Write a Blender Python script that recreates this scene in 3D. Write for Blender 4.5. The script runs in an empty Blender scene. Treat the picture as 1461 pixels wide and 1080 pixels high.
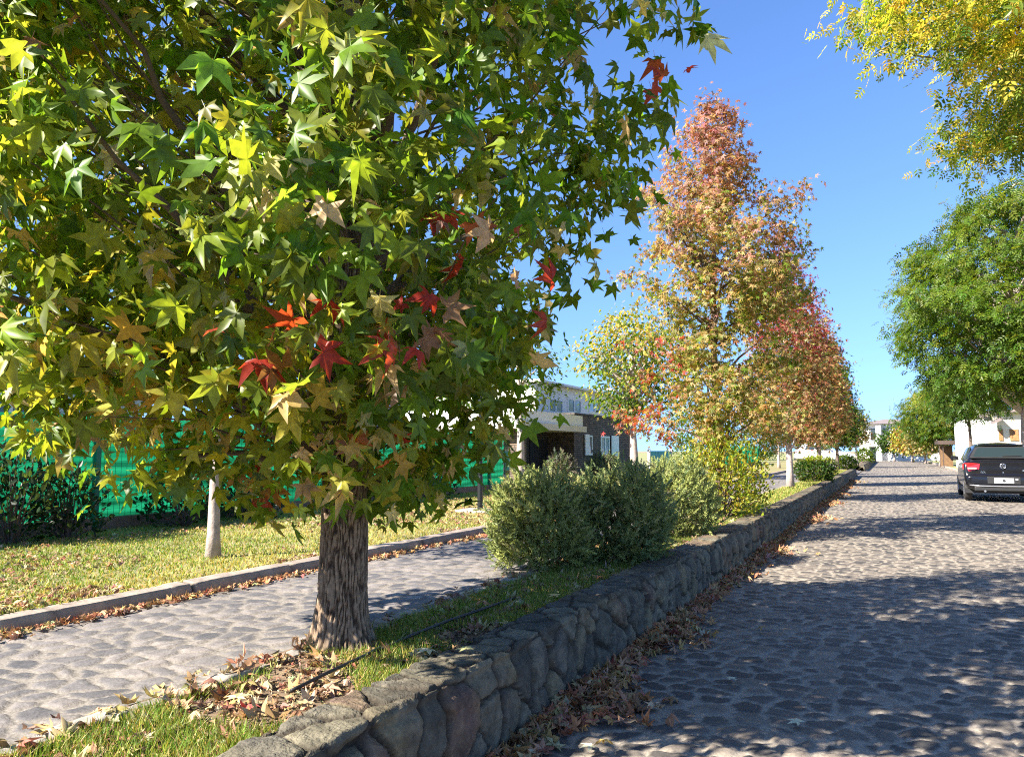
import bpy, bmesh, math, random
import numpy as np
from mathutils import Vector, Matrix

# ------------------------------------------------------------------ camera, world, sun, exposure
SC = bpy.context.scene
COL = SC.collection
W_IMG, H_IMG, FPX = 1461.0, 1080.0, 1095.0
CAM = np.array([0.0, 0.0, 1.25])
PITCH = math.radians(5.374)
YAW = math.radians(26.13)
cam_d = bpy.data.cameras.new("camera")
cam_d.sensor_width = 36.0
cam_d.lens = 36.0 * FPX / W_IMG
cam_d.clip_start = 0.05
cam_d.clip_end = 4000
cam = bpy.data.objects.new("camera", cam_d)
COL.objects.link(cam)
cam.location = CAM
cam.rotation_euler = (math.pi / 2 + PITCH, 0, YAW)
SC.camera = cam

SUN_EL = math.radians(35)
SUN_AZ = math.atan2(-0.60, -0.80)          # towards the sun, clockwise from +Y
to_sun = Vector((math.sin(SUN_AZ) * math.cos(SUN_EL), math.cos(SUN_AZ) * math.cos(SUN_EL), math.sin(SUN_EL)))
world = bpy.data.worlds.new("World")
SC.world = world
world.use_nodes = True
wn = world.node_tree.nodes
wl = world.node_tree.links
sky = wn.new("ShaderNodeTexSky")
sky.sky_type = 'NISHITA'
sky.sun_disc = False
sky.sun_elevation = SUN_EL
sky.sun_rotation = SUN_AZ % (2 * math.pi)
sky.altitude = 1100
sky.air_density = 1.0
sky.dust_density = 0.15
sky.ozone_density = 2.6
wtc = wn.new("ShaderNodeTexCoord")
wmp = wn.new("ShaderNodeMapping")
wmp.inputs["Scale"].default_value = (1, 1, .72)
wmp.inputs["Location"].default_value = (0, 0, .15)
wl.new(wtc.outputs["Generated"], wmp.inputs["Vector"])
wnm = wn.new("ShaderNodeVectorMath")
wnm.operation = 'NORMALIZE'
wl.new(wmp.outputs[0], wnm.inputs[0])
wl.new(wnm.outputs[0], sky.inputs["Vector"])
bg = wn["Background"]
bg.inputs[1].default_value = 0.088
hsv = wn.new("ShaderNodeHueSaturation")
hsv.inputs["Saturation"].default_value = 1.16
hsv.inputs["Hue"].default_value = 0.509
wl.new(sky.outputs[0], hsv.inputs["Color"])
wl.new(hsv.outputs[0], bg.inputs[0])
sun_d = bpy.data.lights.new("sun", 'SUN')
sun_d.energy = 5.0
sun_d.angle = math.radians(0.53)
sun_d.color = (1.0, 0.93, 0.82)
sun = bpy.data.objects.new("sun", sun_d)
COL.objects.link(sun)
sun.location = (-20, -30, 40)
sun.rotation_euler = to_sun.to_track_quat('Z', 'Y').to_euler()
SC.view_settings.view_transform = 'Standard'
SC.view_settings.look = 'None'
SC.view_settings.gamma = 1.0
SC.view_settings.exposure = 1.88
SC.cycles.filter_width = 1.1
SC.cycles.use_denoising = False
SC.cycles.max_bounces = 8
SC.cycles.diffuse_bounces = 6
SC.cycles.transmission_bounces = 4
SC.cycles.caustics_reflective = False
SC.cycles.caustics_refractive = False

# ------------------------------------------------------------------ pixel -> place helpers (photo pixels)
CR = np.array([math.cos(YAW), math.sin(YAW), 0])
CF = np.array([-math.sin(YAW) * math.cos(PITCH), math.cos(YAW) * math.cos(PITCH), math.sin(PITCH)])
CU = np.cross(CR, CF)


def ray(px, py):
    return CF + CR * (px - W_IMG / 2) / FPX - CU * (py - H_IMG / 2) / FPX


def on_z(px, py, z):
    r = ray(px, py)
    return CAM + r * ((z - CAM[2]) / r[2])


def on_x(px, py, x):
    r = ray(px, py)
    return CAM + r * (x / r[0])


def on_y(px, py, y):
    r = ray(px, py)
    return CAM + r * (y / r[1])


def at_d(px, py, d):
    return CAM + ray(px, py) * d


# ------------------------------------------------------------------ noise
def h2(ix, iy, s=0.0):
    v = np.sin(ix * 127.1 + iy * 311.7 + s * 74.7) * 43758.5453
    return v - np.floor(v)


def vnoise(x, y, s=0.0):
    xi, yi = np.floor(x), np.floor(y)
    fx, fy = x - xi, y - yi
    fx = fx * fx * (3 - 2 * fx)
    fy = fy * fy * (3 - 2 * fy)
    a, b = h2(xi, yi, s), h2(xi + 1, yi, s)
    c, d = h2(xi, yi + 1, s), h2(xi + 1, yi + 1, s)
    return (a * (1 - fx) + b * fx) * (1 - fy) + (c * (1 - fx) + d * fx) * fy


def fbm(x, y, s=0.0, o=4):
    t, a, f = 0.0, 0.5, 1.0
    for k in range(o):
        t = t + a * vnoise(x * f, y * f, s + k * 3.1)
        a *= 0.5
        f *= 2.03
    return t


def voro(x, y, s=0.0, jit=0.85):
    xi, yi = np.floor(x), np.floor(y)
    f1 = np.full(x.shape, 9.0)
    f2 = np.full(x.shape, 9.0)
    idv = np.zeros(x.shape)
    ox = np.zeros(x.shape)
    oy = np.zeros(x.shape)
    for dx in (-1, 0, 1):
        for dy in (-1, 0, 1):
            cx, cy = xi + dx, yi + dy
            qx = cx + 0.5 + jit * (h2(cx, cy, s) - 0.5)
            qy = cy + 0.5 + jit * (h2(cx, cy, s + 5.3) - 0.5)
            d = np.sqrt((qx - x) ** 2 + (qy - y) ** 2)
            near = d < f1
            f2 = np.where(near, f1, np.minimum(f2, d))
            idv = np.where(near, h2(cx, cy, s + 9.7), idv)
            ox = np.where(near, x - qx, ox)
            oy = np.where(near, y - qy, oy)
            f1 = np.where(near, d, f1)
    return f1, f2 - f1, idv, ox, oy


def sstep(a, b, x):
    t = np.clip((x - a) / (b - a), 0, 1)
    return t * t * (3 - 2 * t)


# ------------------------------------------------------------------ object helpers
def tag(o, label=None, cat=None, group=None, kind=None):
    if label: o["label"] = label
    if cat: o["category"] = cat
    if group: o["group"] = group
    if kind: o["kind"] = kind
    return o


def empty(name, loc, rz=0.0):
    o = bpy.data.objects.new(name, None)
    COL.objects.link(o)
    o.empty_display_size = 0.2
    o.location = Vector(loc)
    o.rotation_euler = (0, 0, rz)
    return o


def link(name, me, mat, parent=None):
    if mat is not None and not me.materials:
        me.materials.append(mat)
    o = bpy.data.objects.new(name, me)
    COL.objects.link(o)
    if parent is not None:
        o.parent = parent
    return o


def mesh_np(name, V, F, mat, parent=None, smooth=False, cols=None, attrs=None, origin=None):
    V = np.asarray(V, dtype=np.float32)
    if origin is not None:
        V = V - np.asarray(origin, dtype=np.float32)
    F = np.asarray(F, dtype=np.int32)
    me = bpy.data.meshes.new(name)
    n, k = F.shape
    me.vertices.add(len(V))
    me.vertices.foreach_set("co", V.ravel())
    me.loops.add(n * k)
    me.loops.foreach_set("vertex_index", F.ravel())
    me.polygons.add(n)
    me.polygons.foreach_set("loop_start", np.arange(0, n * k, k, dtype=np.int32))
    try:
        me.polygons.foreach_set("loop_total", np.full(n, k, dtype=np.int32))
    except Exception:
        pass
    me.polygons.foreach_set("use_smooth", np.full(n, smooth, dtype=bool))
    me.update(calc_edges=True)
    if cols is not None:
        a = me.attributes.new("col", 'FLOAT_COLOR', 'POINT')
        c = np.ones((len(V), 4), dtype=np.float32)
        c[:, :3] = cols
        a.data.foreach_set("color", c.ravel())
    if attrs:
        for nm, v in attrs.items():
            a = me.attributes.new(nm, 'FLOAT', 'POINT')
            a.data.foreach_set("value", np.asarray(v, dtype=np.float32).ravel())
    return link(name, me, mat, parent)


class MB:
    """collects boxes, tubes and polygons for ONE mesh object"""
    def __init__(self):
        self.v, self.f = [], []

    def add(self, vs, fs):
        b = len(self.v)
        self.v += [tuple(p) for p in vs]
        self.f += [tuple(i + b for i in q) for q in fs]
        return self

    def box(self, x0, x1, y0, y1, z0, z1):
        vs = [(x, y, z) for z in (z0, z1) for y in (y0, y1) for x in (x0, x1)]
        return self.add(vs, [(0, 2, 3, 1), (4, 5, 7, 6), (0, 1, 5, 4), (2, 6, 7, 3), (0, 4, 6, 2), (1, 3, 7, 5)])

    def tube(self, pts, rads, n=8, cap=True):
        pts = [Vector(p) for p in pts]
        vs, fs = [], []
        up = Vector((0.13, 0.07, 1)).normalized()
        for i, p in enumerate(pts):
            t = (pts[min(i + 1, len(pts) - 1)] - pts[max(i - 1, 0)]).normalized()
            a = t.cross(up)
            if a.length < 0.05:
                a = t.cross(Vector((1, 0, 0)))
            a.normalize()
            b = t.cross(a)
            r = rads[i] if hasattr(rads, '__len__') else rads
            for k in range(n):
                w = 2 * math.pi * k / n
                vs.append(p + a * (r * math.cos(w)) + b * (r * math.sin(w)))
        for i in range(len(pts) - 1):
            for k in range(n):
                k2 = (k + 1) % n
                fs.append((i * n + k, i * n + k2, (i + 1) * n + k2, (i + 1) * n + k))
        if cap:
            fs.append(tuple(range(n - 1, -1, -1)))
            fs.append(tuple((len(pts) - 1) * n + k for k in range(n)))
        return self.add(vs, fs)

    def build(self, name, mat, parent=None, smooth=False, bevel=0.0, subsurf=0):
        me = bpy.data.meshes.new(name)
        me.from_pydata(self.v, [], self.f)
        me.update()
        bm = bmesh.new()
        bm.from_mesh(me)
        bmesh.ops.recalc_face_normals(bm, faces=bm.faces)
        bm.to_mesh(me)
        bm.free()
        if smooth:
            me.polygons.foreach_set("use_smooth", np.full(len(me.polygons), True))
        o = link(name, me, mat, parent)
        if bevel:
            m = o.modifiers.new("bevel", 'BEVEL')
            m.width = bevel
            m.segments = 2
        if subsurf:
            m = o.modifiers.new("subsurf", 'SUBSURF')
            m.levels = m.render_levels = subsurf
        return o


# ------------------------------------------------------------------ materials
def new_mat(name):
    m = bpy.data.materials.new(name)
    m.use_nodes = True
    return m, m.node_tree.nodes, m.node_tree.links, m.node_tree.nodes["Principled BSDF"]


def plain(name, col, rough=0.7, metal=0.0, var=0.15, scale=6.0, bump=0.0, spec=0.4, coat=0.0):
    m, n, l, p = new_mat(name)
    tc = n.new("ShaderNodeTexCoord")
    nz = n.new("ShaderNodeTexNoise")
    nz.inputs["Scale"].default_value = scale
    nz.inputs["Detail"].default_value = 6
    nz.inputs["Roughness"].default_value = 0.65
    l.new(tc.outputs["Object"], nz.inputs["Vector"])
    r = n.new("ShaderNodeValToRGB")
    r.color_ramp.elements[0].position = 0.3
    r.color_ramp.elements[1].position = 0.7
    r.color_ramp.elements[0].color = tuple(c * (1 - var) for c in col) + (1,)
    r.color_ramp.elements[1].color = tuple(min(1, c * (1 + var)) for c in col) + (1,)
    l.new(nz.outputs["Fac"], r.inputs[0])
    l.new(r.outputs[0], p.inputs["Base Color"])
    p.inputs["Roughness"].default_value = rough
    p.inputs["Metallic"].default_value = metal
    p.inputs["Specular IOR Level"].default_value = spec
    p.inputs["Coat Weight"].default_value = coat
    if bump:
        b = n.new("ShaderNodeBump")
        b.inputs["Strength"].default_value = bump
        b.inputs["Distance"].default_value = 0.02
        l.new(nz.outputs["Fac"], b.inputs["Height"])
        l.new(b.outputs[0], p.inputs["Normal"])
    return m


def leaf_mat(name, trans=0.4, rough=0.42, spec=0.4, boost=(1.25, 1.2, 0.55)):
    m, n, l, p = new_mat(name)
    at = n.new("ShaderNodeAttribute")
    at.attribute_name = "col"
    tc = n.new("ShaderNodeTexCoord")
    nz = n.new("ShaderNodeTexNoise")
    nz.inputs["Scale"].default_value = 45
    nz.inputs["Detail"].default_value = 3
    l.new(tc.outputs["Object"], nz.inputs["Vector"])
    mr = n.new("ShaderNodeMapRange")
    mr.inputs["From Min"].default_value = 0.3
    mr.inputs["From Max"].default_value = 0.7
    mr.inputs["To Min"].default_value = 0.78
    mr.inputs["To Max"].default_value = 1.22
    l.new(nz.outputs["Fac"], mr.inputs["Value"])
    mu = n.new("ShaderNodeVectorMath")
    mu.operation = 'SCALE'
    l.new(at.outputs["Color"], mu.inputs[0])
    l.new(mr.outputs[0], mu.inputs["Scale"])
    l.new(mu.outputs[0], p.inputs["Base Color"])
    p.inputs["Roughness"].default_value = rough
    p.inputs["Specular IOR Level"].default_value = spec
    tb = n.new("ShaderNodeVectorMath")
    tb.operation = 'MULTIPLY'
    tb.inputs[1].default_value = boost
    l.new(mu.outputs[0], tb.inputs[0])
    t = n.new("ShaderNodeBsdfTranslucent")
    l.new(tb.outputs[0], t.inputs["Color"])
    mx = n.new("ShaderNodeMixShader")
    mx.inputs[0].default_value = trans
    l.new(p.outputs[0], mx.inputs[1])
    l.new(t.outputs[0], mx.inputs[2])
    l.new(mx.outputs[0], n["Material Output"].inputs[0])
    return m


def stone_mat(name, stops, mortar, rough_stone=0.55, rough_mortar=0.9, nscale=14.0, bump=0.35, lo=.6, hi=1.45):
    """stone / mortar by the mesh's own 'stone' mask, each stone's tone by its 'tone'"""
    m, n, l, p = new_mat(name)
    a = n.new("ShaderNodeAttribute"); a.attribute_name = "stone"
    t = n.new("ShaderNodeAttribute"); t.attribute_name = "tone"
    tc = n.new("ShaderNodeTexCoord")
    nz = n.new("ShaderNodeTexNoise")
    nz.inputs["Scale"].default_value = nscale
    nz.inputs["Detail"].default_value = 8
    nz.inputs["Roughness"].default_value = 0.7
    l.new(tc.outputs["Object"], nz.inputs["Vector"])
    r = n.new("ShaderNodeValToRGB")
    el = r.color_ramp.elements
    el[0].position = stops[0][0]; el[0].color = stops[0][1] + (1,)
    el[1].position = stops[-1][0]; el[1].color = stops[-1][1] + (1,)
    for q, c in stops[1:-1]:
        e = el.new(q); e.color = c + (1,)
    l.new(t.outputs["Fac"], r.inputs[0])
    mr = n.new("ShaderNodeMapRange")
    mr.inputs["From Min"].default_value = 0.25
    mr.inputs["From Max"].default_value = 0.75
    mr.inputs["To Min"].default_value = lo
    mr.inputs["To Max"].default_value = hi
    l.new(nz.outputs["Fac"], mr.inputs["Value"])
    sc = n.new("ShaderNodeVectorMath"); sc.operation = 'SCALE'
    l.new(r.outputs[0], sc.inputs[0]); l.new(mr.outputs[0], sc.inputs["Scale"])
    n2 = n.new("ShaderNodeTexNoise")
    n2.inputs["Scale"].default_value = nscale * 5
    n2.inputs["Detail"].default_value = 4
    l.new(tc.outputs["Object"], n2.inputs["Vector"])
    mr2 = n.new("ShaderNodeMapRange")
    mr2.inputs["From Min"].default_value = 0.3
    mr2.inputs["From Max"].default_value = 0.7
    mr2.inputs["To Min"].default_value = 0.7
    mr2.inputs["To Max"].default_value = 1.25
    l.new(n2.outputs["Fac"], mr2.inputs["Value"])
    ms = n.new("ShaderNodeVectorMath"); ms.operation = 'SCALE'
    ms.inputs[0].default_value = mortar
    l.new(mr2.outputs[0], ms.inputs["Scale"])
    mx = n.new("ShaderNodeMix"); mx.data_type = 'RGBA'
    l.new(a.outputs["Fac"], mx.inputs["Factor"])
    l.new(ms.outputs[0], mx.inputs["A"])
    l.new(sc.outputs[0], mx.inputs["B"])
    l.new(mx.outputs["Result"], p.inputs["Base Color"])
    rm = n.new("ShaderNodeMapRange")
    rm.inputs["To Min"].default_value = rough_mortar
    rm.inputs["To Max"].default_value = rough_stone
    l.new(a.outputs["Fac"], rm.inputs["Value"])
    l.new(rm.outputs[0], p.inputs["Roughness"])
    p.inputs["Specular IOR Level"].default_value = 0.22
    b = n.new("ShaderNodeBump")
    b.inputs["Strength"].default_value = bump
    b.inputs["Distance"].default_value = 0.01
    l.new(n2.outputs["Fac"], b.inputs["Height"])
    l.new(b.outputs[0], p.inputs["Normal"])
    return m


M = {}
M['cobble'] = stone_mat('cobble', [(0.0, (.055, .052, .049)), (0.45, (.095, .084, .073)), (0.8, (.16, .135, .11)), (1.0, (.25, .205, .16))], (.29, .25, .20), 0.68)
M['cobble_pale'] = stone_mat('cobble_pale', [(0.0, (.085, .081, .082)), (0.5, (.15, .137, .13)), (1.0, (.24, .21, .19))], (.22, .195, .168), 0.6)
M['wall_stone'] = stone_mat('wall_stone', [(0.0, (.060, .057, .046)), (0.3, (.165, .145, .098)), (0.5, (.10, .090, .072)), (0.66, (.18, .148, .085)), (0.8, (.165, .118, .076)), (0.9, (.10, .066, .053)), (1.0, (.25, .215, .165))], (.052, .042, .030), 0.85, nscale=13, bump=1.0, lo=.35, hi=1.7)
M['edge_stone'] = stone_mat('edge_stone', [(0.0, (.22, .20, .18)), (1.0, (.36, .32, .27))], (.14, .11, .08), 0.8)
M['kerb'] = stone_mat('kerb', [(0.0, (.25, .20, .16)), (1.0, (.36, .30, .25))], (.08, .065, .05), 0.85, nscale=8)
M['soil'] = plain('soil', (.17, .12, .075), 0.95, var=.35, scale=9, bump=.6)
M['lawn_soil'] = plain('lawn_soil', (.23, .20, .08), 0.95, var=.3, scale=3, bump=.5)
M['verge'] = plain('verge', (.24, .24, .09), 0.95, var=.35, scale=1.2, bump=.4)
M['ground'] = plain('ground', (.26, .22, .13), 0.95, var=.3, scale=.3)
M['leaf'] = leaf_mat('leaf', 0.58, boost=(1.45, 1.3, .65))
M['leaf_dry'] = leaf_mat('leaf_dry', 0.15, 0.7, 0.2, (1.1, 1.0, .8))
M['grass'] = leaf_mat('grass', 0.35, 0.5, 0.3)
M['needle'] = leaf_mat('needle', 0.25, 0.5, 0.3, (1.1, 1.1, .7))
M['branch'] = plain('branch', (.12, .085, .065), 0.85, var=.3, scale=18, bump=.5)
M['pale_bark'] = plain('pale_bark', (.38, .31, .27), 0.85, var=.3, scale=16, bump=.5)
M['white_paint'] = plain('white_paint', (.80, .78, .74), 0.75, var=.04, scale=2)
M['cream_paint'] = plain('cream_paint', (.80, .70, .55), 0.75, var=.05, scale=2)
M['grey_paint'] = plain('grey_paint', (.46, .48, .52), 0.75, var=.06, scale=1)
M['beige_render'] = plain('beige_render', (.62, .58, .50), 0.8, var=.06, scale=3)
M['roof_tile'] = plain('roof_tile', (.20, .16, .15), 0.8, var=.2, scale=3)
M['black_metal'] = plain('black_metal', (.015, .016, .017), 0.4, var=.2, scale=20)
M['concrete'] = plain('concrete', (.36, .32, .27), 0.9, var=.2, scale=10, bump=.4)
M['rust_plinth'] = plain('rust_plinth', (.23, .15, .10), 0.9, var=.25, scale=4, bump=.3)
M['hose'] = plain('hose', (.02, .019, .018), 0.5, var=.3, scale=15)
M['glass_dark'] = plain('glass_dark', (.03, .04, .045), 0.06, var=.2, scale=3, spec=.6)
M['glass_sky'] = plain('glass_sky', (.20, .30, .34), 0.08, var=.2, scale=3, spec=.6)
M['dark_opening'] = plain('dark_opening', (.02, .02, .022), 0.8)
M['wood'] = plain('wood', (.30, .15, .06), 0.7, var=.3, scale=8)
M['dark_wood'] = plain('dark_wood', (.06, .04, .03), 0.7, var=.3, scale=8)
M['dark_timber'] = plain('dark_timber', (.15, .085, .04), 0.8, var=.35, scale=6)
M['turquoise'] = plain('turquoise', (.05, .36, .38), 0.7, var=.15, scale=5)
M['chrome'] = plain('chrome', (.75, .76, .78), 0.18, metal=1.0, var=.03)
M['car_paint'] = plain('car_paint', (.006, .006, .008), 0.2, var=.1, coat=.35, spec=.35)
M['white_car'] = plain('white_car', (.75, .76, .78), 0.3, var=.03, coat=.8)
M['rubber'] = plain('rubber', (.03, .028, .027), 0.8, var=.3, scale=20)
M['car_plastic'] = plain('car_plastic', (.02, .02, .021), 0.55, var=.2)
M['rim'] = plain('rim', (.42, .42, .43), 0.35, metal=.8, var=.1)
M['plate_white'] = plain('plate_white', (.75, .75, .74), 0.5, var=.04)
M['plate_ink'] = plain('plate_ink', (.03, .03, .035), 0.6)


def light_mat(name, c):
    m = plain(name, c, 0.12, var=.12, scale=22, coat=1.0)
    return m


M['tail_red'] = light_mat('tail_red', (.50, .015, .015))
M['tail_clear'] = light_mat('tail_clear', (.75, .42, .38))


def brick_mat(name, c1, c2, mort, bw, bh):
    m, n, l, p = new_mat(name)
    tc = n.new("ShaderNodeTexCoord")
    sx = n.new("ShaderNodeSeparateXYZ")
    l.new(tc.outputs["Object"], sx.inputs[0])
    ad = n.new("ShaderNodeMath"); ad.operation = 'ADD'
    l.new(sx.outputs[0], ad.inputs[0]); l.new(sx.outputs[1], ad.inputs[1])
    cb = n.new("ShaderNodeCombineXYZ")
    l.new(ad.outputs[0], cb.inputs[0]); l.new(sx.outputs[2], cb.inputs[1])
    b = n.new("ShaderNodeTexBrick")
    b.inputs["Scale"].default_value = 1.0
    b.inputs["Brick Width"].default_value = bw
    b.inputs["Row Height"].default_value = bh
    b.inputs["Mortar Size"].default_value = 0.012
    b.inputs["Color1"].default_value = c1 + (1,)
    b.inputs["Color2"].default_value = c2 + (1,)
    b.inputs["Mortar"].default_value = mort + (1,)
    l.new(cb.outputs[0], b.inputs["Vector"])
    nz = n.new("ShaderNodeTexNoise"); nz.inputs["Scale"].default_value = 5; nz.inputs["Detail"].default_value = 6
    l.new(tc.outputs["Object"], nz.inputs["Vector"])
    mr = n.new("ShaderNodeMapRange")
    mr.inputs["From Min"].default_value = .3; mr.inputs["From Max"].default_value = .7
    mr.inputs["To Min"].default_value = .6; mr.inputs["To Max"].default_value = 1.5
    l.new(nz.outputs["Fac"], mr.inputs["Value"])
    s = n.new("ShaderNodeVectorMath"); s.operation = 'SCALE'
    l.new(b.outputs["Color"], s.inputs[0]); l.new(mr.outputs[0], s.inputs["Scale"])
    l.new(s.outputs[0], p.inputs["Base Color"])
    p.inputs["Roughness"].default_value = 0.9
    bp = n.new("ShaderNodeBump"); bp.inputs["Strength"].default_value = .8; bp.inputs["Distance"].default_value = .02
    bp.invert = True
    l.new(b.outputs["Fac"], bp.inputs["Height"]); l.new(bp.outputs[0], p.inputs["Normal"])
    return m


M['house_brick'] = brick_mat('house_brick', (.17, .115, .08), (.10, .075, .06), (.05, .04, .035), .35, .07)
M['dark_brick'] = brick_mat('dark_brick', (.085, .075, .062), (.06, .052, .045), (.03, .027, .025), .35, .08)


def fabric_mat():
    m, n, l, p = new_mat('green_fabric')
    tc = n.new("ShaderNodeTexCoord")
    mp = n.new("ShaderNodeMapping"); mp.inputs["Scale"].default_value = (1, .35, 9)
    l.new(tc.outputs["Object"], mp.inputs["Vector"])
    nz = n.new("ShaderNodeTexNoise"); nz.inputs["Scale"].default_value = 1.4; nz.inputs["Detail"].default_value = 5
    l.new(mp.outputs[0], nz.inputs["Vector"])
    r = n.new("ShaderNodeValToRGB")
    r.color_ramp.elements[0].position = .35; r.color_ramp.elements[1].position = .65
    r.color_ramp.elements[0].color = (.006, .145, .068, 1); r.color_ramp.elements[1].color = (.010, .245, .115, 1)
    l.new(nz.outputs["Fac"], r.inputs[0]); l.new(r.outputs[0], p.inputs["Base Color"])
    p.inputs["Roughness"].default_value = .75
    p.inputs["Specular IOR Level"].default_value = .2
    t = n.new("ShaderNodeBsdfTranslucent"); l.new(r.outputs[0], t.inputs["Color"])
    mx = n.new("ShaderNodeMixShader"); mx.inputs[0].default_value = .6
    l.new(p.outputs[0], mx.inputs[1]); l.new(t.outputs[0], mx.inputs[2])
    l.new(mx.outputs[0], n["Material Output"].inputs[0])
    return m


M['green_fabric'] = fabric_mat()
M['fence_green'] = plain('fence_green', (.01, .15, .09), .5, var=.15)


def bark_mat():
    m, n, l, p = new_mat('furrowed_bark')
    a = n.new("ShaderNodeAttribute"); a.attribute_name = "stone"
    t = n.new("ShaderNodeAttribute"); t.attribute_name = "tone"
    r = n.new("ShaderNodeValToRGB")
    el = r.color_ramp.elements
    el[0].color = (.050, .034, .024, 1); el[1].color = (.29, .215, .145, 1)
    e = el.new(.5); e.color = (.165, .115, .077, 1)
    l.new(a.outputs["Fac"], r.inputs[0])
    tc = n.new("ShaderNodeTexCoord")
    nz = n.new("ShaderNodeTexNoise"); nz.inputs["Scale"].default_value = 40; nz.inputs["Detail"].default_value = 6
    l.new(tc.outputs["Object"], nz.inputs["Vector"])
    mr = n.new("ShaderNodeMapRange")
    mr.inputs["From Min"].default_value = .3; mr.inputs["From Max"].default_value = .7
    mr.inputs["To Min"].default_value = .65; mr.inputs["To Max"].default_value = 1.3
    l.new(nz.outputs["Fac"], mr.inputs["Value"])
    s = n.new("ShaderNodeVectorMath"); s.operation = 'SCALE'
    l.new(r.outputs[0], s.inputs[0]); l.new(mr.outputs[0], s.inputs["Scale"])
    l.new(s.outputs[0], p.inputs["Base Color"])
    p.inputs["Roughness"].default_value = .95
    p.inputs["Specular IOR Level"].default_value = .15
    b = n.new("ShaderNodeBump"); b.inputs["Strength"].default_value = .7; b.inputs["Distance"].default_value = .008
    l.new(nz.outputs["Fac"], b.inputs["Height"]); l.new(b.outputs[0], p.inputs["Normal"])
    return m


M['furrowed_bark'] = bark_mat()

# ------------------------------------------------------------------ levels and lines of the place
ZL, ZS, ZW, ZG = 0.30, 0.33, 0.385, 0.365       # left road, planted strip, wall top, lawn
XW, XWB, XE, XK, XF = -1.53, -1.79, -2.50, -4.16, -8.2
rng = np.random.default_rng(7)


def rows(y0, ynear, y1, step, ratio):
    a = list(np.arange(y0, ynear, 0.08))
    y, s = ynear, step
    while y < y1:
        a.append(y)
        y += max(step, (y - ynear + 1.8) * ratio)
    a.append(y1)
    return np.array(a)


def cobble_fn(X, Y, sp, cell, seed, amp=1.0):
    wx = X + .11 * (fbm(X * 4.3, Y * 4.3, seed, 3) - .45)
    wy = Y + .11 * (fbm(X * 4.3, Y * 4.3, seed + 8, 3) - .45)
    # rows drift so that no stone size repeats
    f1, e, idv, ox, oy = voro(wx / cell, wy / (cell * .88), seed)
    r2 = h2(np.floor(idv * 9973), np.floor(idv * 7919), seed)
    th = .07 + .22 * r2 ** 1.5
    rough = .10 * (fbm(X * 40, Y * 40, seed + 3, 2) - .4)
    m = sstep(th, th + .045, e + rough)
    dome = m * (.85 + .15 * np.clip((e - th) / .5, 0, 1))
    fade = np.clip(.05 / sp, .12, 1)
    tilt = (ox * (idv - .5) + oy * (r2 - .5)) * .5
    z = amp * fade * (.013 * dome * (.6 + .8 * idv) + .014 * m * tilt + .006 * (fbm(X * 30, Y * 30, seed + 1, 3) - .5))
    z = z + .02 * (fbm(X * .7, Y * .7, seed + 2, 2) - .5)
    return z, m, np.clip(idv * .8 + .2 * fbm(X * 2, Y * 2, seed + 4, 3), 0, 1)


def heightfield(name, xs, ys, fn, mat):
    X, Y = np.meshgrid(xs, ys)
    sp = np.gradient(ys)[:, None] * np.ones_like(X)
    z, m, t = fn(X, Y, sp)
    V = np.stack([X, Y, z], -1).reshape(-1, 3)
    nx, ny = len(xs), len(ys)
    i = (np.arange(ny - 1)[:, None] * nx + np.arange(nx - 1)[None]).ravel()
    F = np.stack([i, i + 1, i + nx + 1, i + nx], -1)
    return mesh_np(name, V, F, mat, smooth=True, attrs={"stone": m.ravel(), "tone": t.ravel()})


def flat(name, x0, x1, y0, y1, z, mat):
    return tag(mesh_np(name, [(x0, y0, z), (x1, y0, z), (x1, y1, z), (x0, y1, z)], [(0, 1, 2, 3)], mat), kind='structure')


flat("ground", -900, 900, -900, 1500, -0.10, M['ground'])
ysr = rows(-10, 1.6, 108, .013, .0042)
tag(heightfield("road", np.concatenate([np.arange(XW - .05, 2.2, .016), np.arange(2.2, 3.55, .05)]), ysr,
                lambda X, Y, s: cobble_fn(X, Y, s, .15, 1.0, .72), M['cobble']), kind='structure')
ysl = rows(-10, 1.2, 45, .013, .0045)


def left_fn(X, Y, s):
    z, m, t = cobble_fn(X, Y, s, .145, 31.0, .62)
    gut = np.clip(1 - np.abs(X - (XE - .10)) / .16, 0, 1)        # sandy margin by the planted strip
    m = m * (1 - .85 * sstep(.2, .9, gut))
    return z + ZL, m, t


tag(heightfield("road_beside_lawn", np.arange(XK - .04, XE + .02, .016), ysl, left_fn, M['cobble_pale']), kind='structure')
tag(heightfield("lane_crossing", np.arange(-4.2, XW - .05, .2), np.arange(41.6, 52, .3),
                lambda X, Y, s: (lambda c: (c[0] * .2 + .3 * (XW - X) / 2.67 * .8 + .02, c[1], c[2]))(cobble_fn(X, Y, s + 1, .17, 3.)), M['cobble_pale']), kind='structure')
flat("far_lane", XK, XE, 52, 106, ZL - .01, M['cobble_pale'])


def soil_fn(X, Y, s):
    return ZS + .05 * (fbm(X * 3, Y * 3, 50, 3) - .45) + .02 * (fbm(X * 12, Y * 12, 51, 3) - .5), X * 0, X * 0


tag(heightfield("planted_strip", np.linspace(XE - .02, XWB + .06, 34), np.concatenate([np.arange(-10, 14, .04), np.arange(14, 40, .25)]), soil_fn, M['soil']), kind='structure')
tag(heightfield("planted_strip_beyond", np.linspace(XE, XWB + .06, 6), np.arange(52, 100, 2.), soil_fn, M['soil']), kind='structure')


def lawn_z(X, Y):
    return ZG + .05 * (fbm(X * .8, Y * .8, 60, 3) - .45)


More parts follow.
